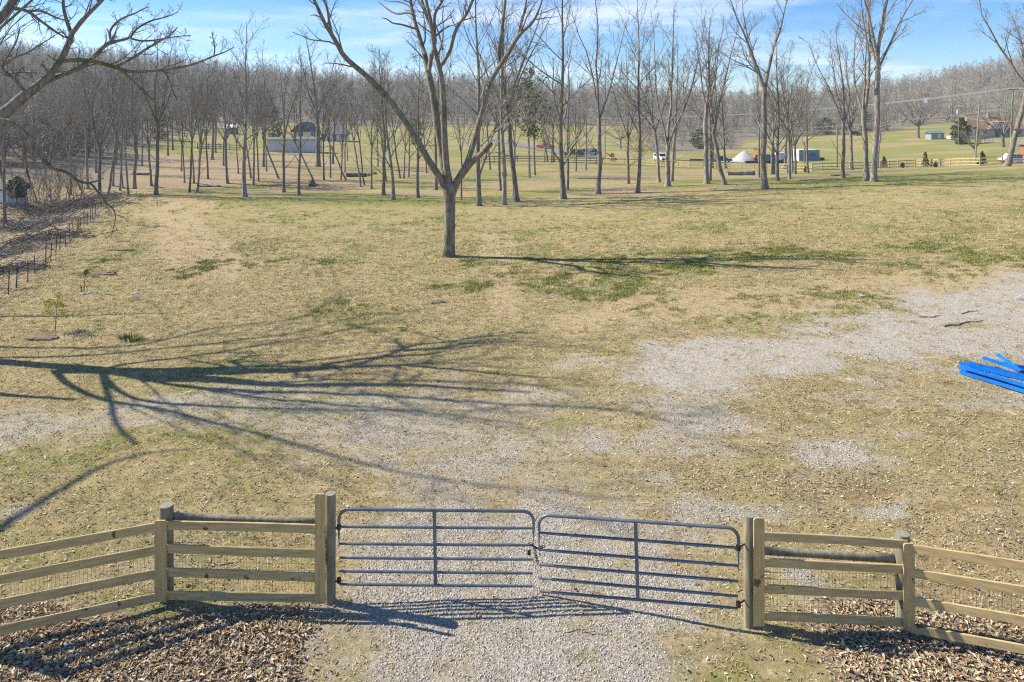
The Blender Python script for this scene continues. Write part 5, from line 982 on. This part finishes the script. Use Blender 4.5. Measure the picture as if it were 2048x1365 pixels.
# ------------------------------------------------------------------ vehicles and yard things
def wheel(t, x, y, r, w=.24):
    a = np.arange(20) * math.pi / 10; s = 1 if y > 0 else -1
    o = MB().tubes(np.array([[x, y - w / 2, r], [x, y, r], [x, y + w / 2, r]]), np.full(3, r), 20, cap=True).build('wheel', M_tyre, t); MB().tubes(np.array([[x, y + s * w / 2 - .01, r], [x, y + s * w / 2 + .01, r], [x, y + s * w / 2 + .02, r]]), np.array([r * .6, r * .6, r * .5]), 16, cap=True).build('rim', M_rim, o)
def vehicle(name, label, cat, px, Yv, rz, L, W, H, kind, pm, py=None):
    if py is not None: x, y, z = at(px, py)
    else: x = (px - 1024) * Yv / F_PX; y = Yv; z = Tz(x, y)
    t = thing(name, label, cat, (x, y, z + .12), rz); g = H * .16; b = H * .56
    if kind == 'pickup':
        body = [(-.5, g), (-.5, b), (-.47, b + .03), (.20, b + .03), (.22, b), (.47, b * .96), (.5, b * .8), (.5, g)]; cab = [(-.10, b), (-.08, H * .97), (-.05, H), (.10, H), (.13, H * .98), (.24, b)]
    elif kind == 'suv':
        body = [(-.5, g), (-.5, b), (-.47, b + .04), (.22, b + .04), (.47, b * .94), (.5, b * .75), (.5, g)]; cab = [(-.49, b), (-.45, H * .96), (-.42, H), (.05, H), (.10, H * .97), (.24, b)]
    else:
        body = [(-.5, g), (-.5, b * .98), (-.47, b), (.25, b), (.47, b * .92), (.5, b * .75), (.5, g)]; cab = [(-.40, b - .02), (-.22, H), (.02, H), (.26, b - .02)]
    if kind == 'truck':
        body = [(-.5, g), (-.5, H * .45), (.5, H * .45), (.5, g)]; cab = [(.22, H * .44), (.22, H * .9), (.25, H * .92), (.42, H * .9), (.5, H * .6), (.5, H * .44)]
        MB().box(-.49 * L, .19 * L, -W / 2 + .02, W / 2 - .02, H * .45, H).build('box_body', pm, t)
    MB().prism([(u * L, v) for u, v in body], -W / 2, W / 2).build('body', pm, t)
    cw = W / 2 * .90; MB().prism([(u * L, v) for u, v in cab], -cw, cw).build('cabin', pm, t)
    lo, hi = b + .06, H * .93; us = [p[0] for p in cab]; u0, u1 = min(us) * L, max(us) * L
    if kind == 'truck': lo, hi = H * .58, H * .86
    for s in (-1, 1):
        k = 3 if kind == 'suv' else 2
        for q in range(k): a = u0 + (u1 - u0) * (.12 + .70 * q / k); c = a + (u1 - u0) * .70 / k * .9; e = sorted([s * (cw + .003), s * (cw + .02)]); MB().box(a, c, e[0], e[1], lo, hi).build('window', M_glass, t)
        for ux in (-.31, .31): wheel(t, ux * L, s * (W / 2 - .11), H * .20)
        MB().box(L * .5 - .05, L * .5 + .02, s * W * .36 - .16, s * W * .36 + .16, b * .68, b * .86).build('headlight', M_lamp, t); MB().box(-L * .5 - .02, -L * .5 + .04, s * W * .40 - .12, s * W * .40 + .12, b * .68, b * .92).build('tail_light', M_tail, t)
    fx = [p for p in cab if p[0] > 0][-1][0] * L
    MB().add([(fx - .01, -cw * .9, b + .05), (fx - .01, cw * .9, b + .05), (cab[-2][0] * L + .03, cw * .86, H * .95), (cab[-2][0] * L + .03, -cw * .86, H * .95)], [(0, 1, 2, 3)]).build('windscreen', M_glass, t)
    MB().box(L * .5 - .02, L * .5 + .07, -W / 2 + .05, W / 2 - .05, g + .02, g + .26).build('bumper', M_dksteel, t); MB().box(-L * .5 - .07, -L * .5 + .02, -W / 2 + .05, W / 2 - .05, g + .02, g + .26).build('bumper', M_dksteel, t)
    return t
vehicle('pickup_truck', 'red pickup truck on the road behind the trees', 'truck', 1091, 0, -.55, 5.4, 1.95, 1.9, 'pickup', paint('red', (.42, .02, .025)), py=298)
vehicle('parked_car', 'dark grey sports utility car parked beside the road', 'car', 1148, 0, 2.75, 4.8, 1.9, 1.75, 'suv', paint('charcoal', (.05, .055, .065)), py=313)
pk = vehicle('pickup_truck', 'blue-grey pickup truck with its bed piled with dark junk', 'truck', 1175, 0, 2.5, 5.5, 2.0, 1.95, 'pickup', paint('steel_blue', (.10, .17, .23)), py=313)
x, y, z = pk.location; o = lump('junk_load', 'dark load of junk heaped in the bed of the blue-grey pickup', 'load', 1180, 0, 2.6, 1.6, .8, M_brushd, 90, Yfix=y); o.location = (x + 1.25, y - 1.0, z + 1.35)
vehicle('parked_car', 'white sports utility car facing the rail fence near the utility pole', 'car', 1322, 0, -1.35, 4.8, 1.95, 1.85, 'suv', paint('white', (.72, .73, .75)), py=323)
vehicle('parked_car', 'white car parked behind the leaning tree at the right edge', 'car', 2030, 0, .12, 4.7, 1.85, 1.5, 'sedan', paint('white', (.72, .73, .75)), py=328)
vehicle('parked_car', 'dark car parked under the trees across the far meadow', 'car', 1711, 262, .2, 4.6, 1.85, 1.6, 'suv', paint('black', (.02, .022, .025)))
vehicle('parked_car', 'dark blue car low among the yard piles left of the gravel pile', 'car', 1444, 0, .3, 4.5, 1.8, 1.4, 'sedan', paint('navy', (.05, .07, .12)), py=325)
# shipping container with lettering
x, y, z = at(1612, 322)
ct = thing('shipping_container', 'white and blue shipping container standing in the meadow beyond the fence', 'container', (x, y, z + .1), .32); M_cblue = mat('container_blue', (.16, .27, .36), (.22, .34, .44), .8, rough=.6); M_cwhite = mat('container_white', (.62, .63, .64), (.7, .71, .72), .8, rough=.6)
L, W, H = 6.1, 2.44, 2.6
MB().box(-L / 2, L / 2, -W / 2 + .03, W / 2, -.3, H - .05).build('body', M_cwhite, ct); MB().box(-L / 2 - .02, L / 2 + .02, -W / 2 - .02, W / 2 + .02, H - .05, H + .03).build('roof', M_white, ct)
nr = 24; c = MB()
for k in range(nr): a = -L / 2 + .1 + (L - .2) * k / nr; b_ = a + (L - .2) / nr; c.add([(a, -W / 2 + .02, .05), (a + .09, -W / 2 - .012, .05), (b_ - .09, -W / 2 - .012, .05), (b_, -W / 2 + .02, .05), (a, -W / 2 + .02, H - .1), (a + .09, -W / 2 - .012, H - .1), (b_ - .09, -W / 2 - .012, H - .1), (b_, -W / 2 + .02, H - .1)], [(0, 1, 5, 4), (1, 2, 6, 5), (2, 3, 7, 6)])
c.build('corrugated_side', M_cblue, ct)
for s in (-1, 1):
    d_ = MB().box(-L / 2 - .05, -L / 2 - .004, min(0.01 * s, s * W * .48), max(.01 * s, s * W * .48), .08, H - .12).build('door', M_cwhite, ct)
    for q in (.25, .75): MB().box(-L / 2 - .08, -L / 2 - .052, s * W * .48 * q - .02, s * W * .48 * q + .02, .1, H - .15).build('lock_bar', M_dksteel, d_)
fc = bpy.data.curves.new('lettering', 'FONT'); fc.body = 'CUBELL'; fc.size = 1.1; fc.align_x = 'CENTER'; fc.extrude = .01; fc.materials.append(mat('dark_blue_print', (.05, .11, .20), (.06, .13, .23), 2)); ftmp = bpy.data.objects.new('lettering_curve', fc); col.objects.link(ftmp); bpy.context.view_layer.update(); fme = bpy.data.meshes.new_from_object(ftmp.evaluated_get(bpy.context.evaluated_depsgraph_get())); bpy.data.objects.remove(ftmp); fo_ = bpy.data.objects.new('lettering', fme); col.objects.link(fo_); fo_.parent = ct; fo_.location = (.7, -W / 2 - .03, .95); fo_.rotation_euler = (math.pi / 2, 0, 0)
MB().box(L / 2 + .05, L / 2 + 1.4, -W / 2, W / 2 - .4, -.3, .65).build('step_block', mat('dark_block', (.07, .065, .065), (.12, .11, .11), 2), ct)
# blue roll-off bin and white box trailer
x, y, z = at(1540, 324); t = thing('skip_bin', 'blue steel skip standing behind the tree trunks in the yard', 'skip', (x, y, z), .1); MB().prism([(-2.3, .1), (-2.7, 1.6), (2.7, 1.6), (2.3, .1)], -1.1, 1.1).build('tub', paint('skip_blue', (.03, .15, .27)), t); MB().box(-2.75, 2.75, -1.17, 1.17, 1.6, 1.72).build('rim', M_dksteel, t)
for k in (-1.5, -.5, .5, 1.5): MB().box(k - .06, k + .06, -1.2, -1.11, .12, 1.58).build('rib', paint('skip_blue', (.03, .15, .27)), t)
x, y, z = at(1562, 324); t = thing('box_trailer', 'small white box trailer beside the blue skip', 'trailer', (x, y, z + .1), .2); MB().box(-1.3, 1.3, -.9, .9, .45, 2.1).build('body', M_white, t); MB().box(-.5, .4, -.93, -.905, .7, 1.9).build('door', M_barn, t); MB().box(1.3, 2.2, -.05, .05, .4, .5).build('tow_bar', M_dksteel, t)
for s in (-1, 1): wheel(t, 0, s * .85, .33)
# yellow wheel loader and orange mini excavator
M_cat = paint('plant_yellow', (.36, .22, .05))
def excavator(label, px, py, rz, s, m, name):
    x, y, z = at(px, py); t = thing(name, label, 'digger', (x, y, z + .08), rz); t.scale = (s, s, s)
    for sd in (-1, 1): MB().prism([(-1.1, .12), (-1.25, .32), (-1.05, .55), (1.05, .55), (1.25, .32), (1.1, .12), (0, .05)], sd * .75 - .2, sd * .75 + .2).build('track', M_tyre, t)
    MB().box(-1.0, .75, -.75, .75, .62, 1.25).build('house', m, t); c_ = MB().box(-.35, .7, -.7, .05, 1.25, 2.45).build('cab', m, t); MB().box(-.25, .6, -.74, -.705, 1.45, 2.3).build('window', M_glass, c_); MB().box(.705, .73, -.6, -.05, 1.4, 2.3).build('window', M_glass, c_)
    MB().tubes(np.array([[.6, .35, 1.0], [1.3, .35, 2.0], [2.0, .35, 2.5], [2.5, .35, 2.4]]), np.array([.16, .17, .14, .12]), 4, cap=True).build('boom', m, t); MB().tubes(np.array([[2.45, .35, 2.5], [2.8, .35, 1.6], [2.9, .35, .9]]), np.array([.13, .11, .09]), 4, cap=True).build('arm', m, t); MB().prism([(2.65, .95), (3.2, .8), (3.1, .35), (2.7, .2)], .0, .7).build('bucket', M_dksteel, t)
excavator('orange mini excavator by the left end of the yellow rail fence', 1226, 323, math.pi, .72, paint('plant_orange', (.42, .20, .05)), 'mini_excavator')
x, y, z = at(1514, 322); t = thing('wheel_loader', 'yellow wheel loader parked beside the gravel pile', 'loader', (x, y, z + .1), .6); MB().box(-1.6, .9, -.7, .7, .7, 1.5).build('chassis', M_cat, t); c_ = MB().box(-.5, .5, -.65, .65, 1.5, 2.8).build('cab', M_cat, t); MB().box(-.4, .4, -.69, -.652, 1.7, 2.6).build('window', M_glass, c_); MB().box(-.6, .6, -.75, .75, 2.8, 2.9).build('roof', M_dksteel, t)
for u in (-1.0, 1.1):
    for s in (-1, 1): wheel(t, u, s * .85, .62, .4)
for s in (-.5, .5): MB().tubes(np.array([[.6, s, 1.3], [1.5, s, 1.2], [2.1, s, .6]]), np.array([.12, .12, .1]), 4, cap=True).build('lift_arm', M_cat, t)
MB().prism([(2.0, .1), (2.0, 1.0), (2.2, 1.0), (2.9, .1)], -1.1, 1.1).build('bucket', M_dksteel, t)

# ------------------------------------------------------------------ utility poles and cables
def upole(label, px, py, ytop, m, arm=None, lean=0, xf=False, r=.16):
    x, y, z = at(px, py); h = (py - ytop) * y / F_PX; t = thing('utility_pole', label, 'pole', (x, y, z), 0, 'utility poles'); lx = lean * y / F_PX
    MB().tubes(np.array([[0, 0, -.5], [lx * .5, 0, h * .5], [lx, 0, h]]), np.array([r, r * .85, r * .7]), 10, cap=True).build('shaft', m, t)
    if arm:
        MB().box(lx - arm, lx + arm, -.2, -.08, h - .45, h - .3).build('crossarm', M_pole, t)
        for k in (-.9, 0, .9): MB().tubes(np.array([[lx + k * arm, -.14, h - .3], [lx + k * arm, -.14, h - .2], [lx + k * arm, -.14, h - .1]]), np.array([.05, .08, .04]), 8, cap=True).build('insulator', M_white, t)
    if xf: MB().tubes(np.array([[-.35, -.2, h - 2.1], [-.35, -.2, h - 1.5], [-.35, -.2, h - 1.0]]), np.full(3, .28), 12, cap=True).build('transformer', M_barn, t)
    return np.array([x + lx, y, z + h])
pa = upole('tall green-treated utility pole at the right edge carrying the cables', 2021, 318, 176, M_polegreen, 1.2, 5, r=.22)
pb = upole('utility pole standing left of the broad meadow bare tree, by the orange excavator', 1210, 318, 236, M_pole, 1.0)
pc = upole('utility pole with wide crossarm behind the white parked car', 1350, 325, 246, M_pole, .75)
pd = upole('grey utility pole with transformer in front of the dark conifer', 1917, 290, 213, M_pole, .9, 0, True)
upole('leaning bare utility pole behind the vase-shaped shrub', 1950, 322, 209, M_polegreen, None, 9)
upole('bare brown pole standing in the meadow right of the container', 1674, 336, 255, M_pole)
upole('short dark pole in front of the container', 1609, 335, 284, M_pole)
def cable(label, a, b_, sag, r=.045, group='overhead cables'):
    k = np.linspace(0, 1, 25)[:, None]; P = a * (1 - k) + b_ * k; P[:, 2] -= sag * 4 * (k * (1 - k))[:, 0]; tag(MB().tubes(P, np.full(25, r), 5).build('cable', M_cable), label, 'cable', group)
for i, (o1, lab) in enumerate([(-1.0, 'upper left-hand strand'), (0, 'upper middle strand'), (1.0, 'upper right-hand strand')]):
    cable(f'overhead power cable, {lab}, from the right-edge pole to the excavator pole', pa + [o1, -.14, -.1], pb + [o1 * .9, -.14, -.1], 1.6)
cable('single lower overhead cable from the right-edge pole to the crossarm pole', pa + [0, -.2, -4.3], pc + [0, -.2, -2.2], 1.2, .05)
for i, o1 in enumerate((-1.0, 0, 1.0)): cable(f'power cable leaving the right-edge pole out of view, {ORD[i]} strand', pa + [o1, -.14, -.1], pa + [45 + o1, -30, 1.0], .8)
cable('service cable from the transformer pole towards the right-edge pole', pd + [0, -.2, -2.5], pa + [0, -.2, -7], .8, .025)
cable('lower cable from the crossarm pole to the excavator pole', pc + [0, -.2, -3], pb + [0, -.2, -3.2], .5, .025)

# ------------------------------------------------------------------ fallen leaves, stones, grass (uncountable)
def scatter(rng, n, dens, xr, yr):
    out = []; got = 0
    while got < n:
        Y = rng.uniform(yr[0], yr[1], n * 2); X = rng.uniform(-1, 1, n * 2) * np.minimum(.80 * Y + .3, xr); k = rng.random(n * 2) < dens(X, Y) * (np.minimum(.80 * Y + .3, xr) / min(xr, .80 * yr[1] + .3)); q = np.stack([X[k], Y[k]], 1); out.append(q); got += len(q)
        if len(out) > 200: break
    return np.concatenate(out)[:n]
def leaves():
    rng = np.random.default_rng(21)
    def thick(X, Y): g, d, gr, lf, w = masks(X, Y); return sstep(.55, .95, lf) * sstep(11.6, 10.6, Y)
    def mid(X, Y): g, d, gr, lf, w = masks(X, Y); return np.clip(lf * 1.6 + .10, 0, 1) * (1 - .80 * g)
    A = scatter(rng, 32000, thick, 30, (8.6, 11.6)); B = scatter(rng, 40000, mid, 40, (8.8, 24)); C = scatter(rng, 7000, lambda X, Y: .10 + .8 * sstep(-1.5, .5, fence_off(X, Y)), 60, (24, 48))
    P = np.concatenate([A, B, C]); n = len(P); sz = rng.gamma(5.0, .0052, n).clip(.012, .055) * np.where(np.arange(n) < 32000, 1.1, .85); yaw = rng.random(n) * 6.28; tilt = rng.normal(0, .28, n); roll = rng.normal(0, .28, n); curl = rng.uniform(.05, .55, n) ** 1.0
    loc = np.array([[-1, 0, 0], [-.1, .46, .9], [1.05, .05, .25], [.1, -.44, .9], [0, 0, -.2]]); V = np.repeat(loc[None], n, 0) * sz[:, None, None]; V[:, :, 2] *= curl[:, None] * .9
    def rot(V, ax, a):
        c, s = np.cos(a)[:, None], np.sin(a)[:, None]; i, j = [(1, 2), (2, 0), (0, 1)][ax]; W = V.copy(); W[:, :, i] = V[:, :, i] * c - V[:, :, j] * s; W[:, :, j] = V[:, :, i] * s + V[:, :, j] * c; return W
    V = rot(rot(rot(V, 0, roll), 1, tilt), 2, yaw); V[:, :, 2] -= V[:, :, 2].min(1)[:, None]
    thickz = np.concatenate([rng.uniform(0, .03, len(A)), rng.uniform(0, .010, n - len(A))]); V += np.stack([P[:, 0], P[:, 1], T(P[:, 0], P[:, 1]) + .004 + thickz], 1)[:, None, :]
    pal = np.array([[.46, .37, .23], [.54, .45, .30], [.39, .29, .17], [.29, .195, .115], [.37, .215, .10], [.20, .14, .09], [.58, .49, .34], [.43, .37, .27]]); c = pal[rng.choice(8, n, p=[.2, .17, .17, .12, .08, .10, .08, .08])] * rng.uniform(.75, 1.15, (n, 1))
    b = np.arange(n)[:, None] * 5; Tr = np.concatenate([b + np.array([[i, (i + 1) % 4, 4]]) for i in range(4)], 0)
    o = MB().add(V.reshape(-1, 3), None, Tr, np.repeat(c, 5, 0)).build('fallen_leaves', M_leaf); tag(o, 'dry brown oak leaves scattered over the ground near the fence', 'leaves', kind='stuff')
leaves()
def stones():
    rng = np.random.default_rng(22)
    def dn(X, Y): g, d, gr, lf, w = masks(X, Y); return sstep(.25, .85, g) ** 1.3 * sstep(19, 11.5, Y)
    P = scatter(rng, 42000, dn, 30, (8.6, 19)); n = len(P); s = .006 + .013 * rng.random(n) ** 2.6 * np.where(P[:, 1] > 15, 1.25, 1.0)
    loc = np.array([[1, 0, 0], [0, 1, 0], [-1, 0, 0], [0, -1, 0], [0, 0, .8], [0, 0, -.5]]); V = loc[None] * s[:, None, None] * rng.uniform(.6, 1.35, (n, 6, 1)); a = rng.random(n) * 6.28; c_, s_ = np.cos(a)[:, None], np.sin(a)[:, None]; x = V[:, :, 0] * c_ - V[:, :, 1] * s_; y = V[:, :, 0] * s_ + V[:, :, 1] * c_
    V = np.stack([x, y, V[:, :, 2]], -1) + np.stack([P[:, 0], P[:, 1], T(P[:, 0], P[:, 1]) + s * .3], 1)[:, None]
    c = np.array([.45, .41, .35]) * rng.uniform(.55, 1.45, (n, 1)) * (1 + rng.normal(0, .05, (n, 3))); b = np.arange(n)[:, None] * 6; Tr = np.concatenate([b + np.array([f]) for f in [(0, 1, 4), (1, 2, 4), (2, 3, 4), (3, 0, 4), (1, 0, 5), (2, 1, 5), (3, 2, 5), (0, 3, 5)]], 0)
    o = MB().add(V.reshape(-1, 3), None, Tr, np.repeat(c, 6, 0)).build('driveway_gravel', M_stone); tag(o, 'crushed pale gravel of the driveway through the gates', 'gravel', kind='stuff')
stones()
def grass():
    rng = np.random.default_rng(23)
    def dg(X, Y): g, d, gr, lf, w = masks(X, Y); return np.clip(sstep(.45, .9, gr) * (1 - .8 * g) * (1 - .6 * lf) + .015, 0, 1)
    def dd(X, Y): g, d, gr, lf, w = masks(X, Y); return np.clip(.9 * (1 - .92 * g) * (1 - .5 * lf) * (1 - .7 * d), 0.02, 1) * sstep(56, 22, Y)
    def df(X, Y): g, d, gr, lf, w = masks(X, Y); return np.clip(.12 + .9 * sstep(.3, .9, gr), 0, 1) * (1 - g) * (1 - .5 * d) * sstep(72, 45, Y)
    for nm, dens, n, yr, per, hh, pal, lab in [('grass_tufts', df, 9000, (24, 72), 7, (.05, .12), np.array([[.20, .21, .06], [.30, .26, .11], [.17, .17, .055], [.42, .35, .18]]), 'coarse low grass tufts out across the open field'), ('green_grass', dg, 11000, (8.8, 38), 9, (.03, .09), np.array([[.15, .20, .03], [.20, .25, .045], [.12, .155, .025], [.25, .25, .07]]), 'fresh green grass tufts growing in the field'), ('dry_grass', dd, 54000, (8.8, 54), 6, (.04, .13), np.array([[.46, .37, .19], [.30, .215, .10], [.60, .50, .30], [.19, .14, .065]]), 'dry straw-coloured winter grass covering the field')]:
        P = scatter(rng, n, dens, 32 if nm == 'green_grass' else 46, yr); n = len(P); C = np.repeat(P, per, 0) + rng.normal(0, .035, (n * per, 2)) * np.repeat(1 + P[:, 1:] / 30, per, 0); N = len(C); a = rng.random(N) * 6.28; far = 1 + (C[:, 1] - 9) / 22; h = rng.uniform(hh[0], hh[1], N) * far ** .5; w = (.0052 if nm == 'dry_grass' else .0040) * far * rng.uniform(.7, 1.4, N); lean = rng.uniform(.2, 1.6 if nm == 'dry_grass' else .9, N) * h; z = T(C[:, 0], C[:, 1]) - .004
        b0 = np.stack([C[:, 0], C[:, 1], z], 1); sd = np.stack([-np.sin(a) * w, np.cos(a) * w, 0 * a], 1); tip = b0 + np.stack([np.cos(a) * lean, np.sin(a) * lean, h * (.35 if nm == 'dry_grass' else .8)], 1); V = np.stack([b0 - sd, b0 + sd, tip], 1).reshape(-1, 3); c = pal[rng.integers(0, 4, n)]; c = np.repeat(c, per, 0) * rng.uniform(.75, 1.2, (N, 1))
        o = MB().add(V, None, np.arange(3 * N).reshape(-1, 3), np.repeat(c, 3, 0)).build(nm, M_blade); tag(o, lab, 'grass', kind='stuff')
grass()

# ------------------------------------------------------------------ thin winter haze over the valley
hm = bpy.data.materials.new('valley_haze'); hm.use_nodes = True; hn, hl = hm.node_tree.nodes, hm.node_tree.links; hn.clear()
ho = hn.new('ShaderNodeOutputMaterial'); hv = hn.new('ShaderNodeVolumePrincipled'); hv.inputs['Color'].default_value = (.86, .90, .96, 1); hv.inputs['Density'].default_value = 0.00026; hv.inputs['Anisotropy'].default_value = 0.2
hl.new(hv.outputs[0], ho.inputs['Volume'])
haze = MB().box(-1700, 1700, -60, 1250, -8, 100).build('haze', hm); tag(haze, 'thin pale winter haze lying over the valley', kind='stuff')
scene.cycles.volume_bounces = 0
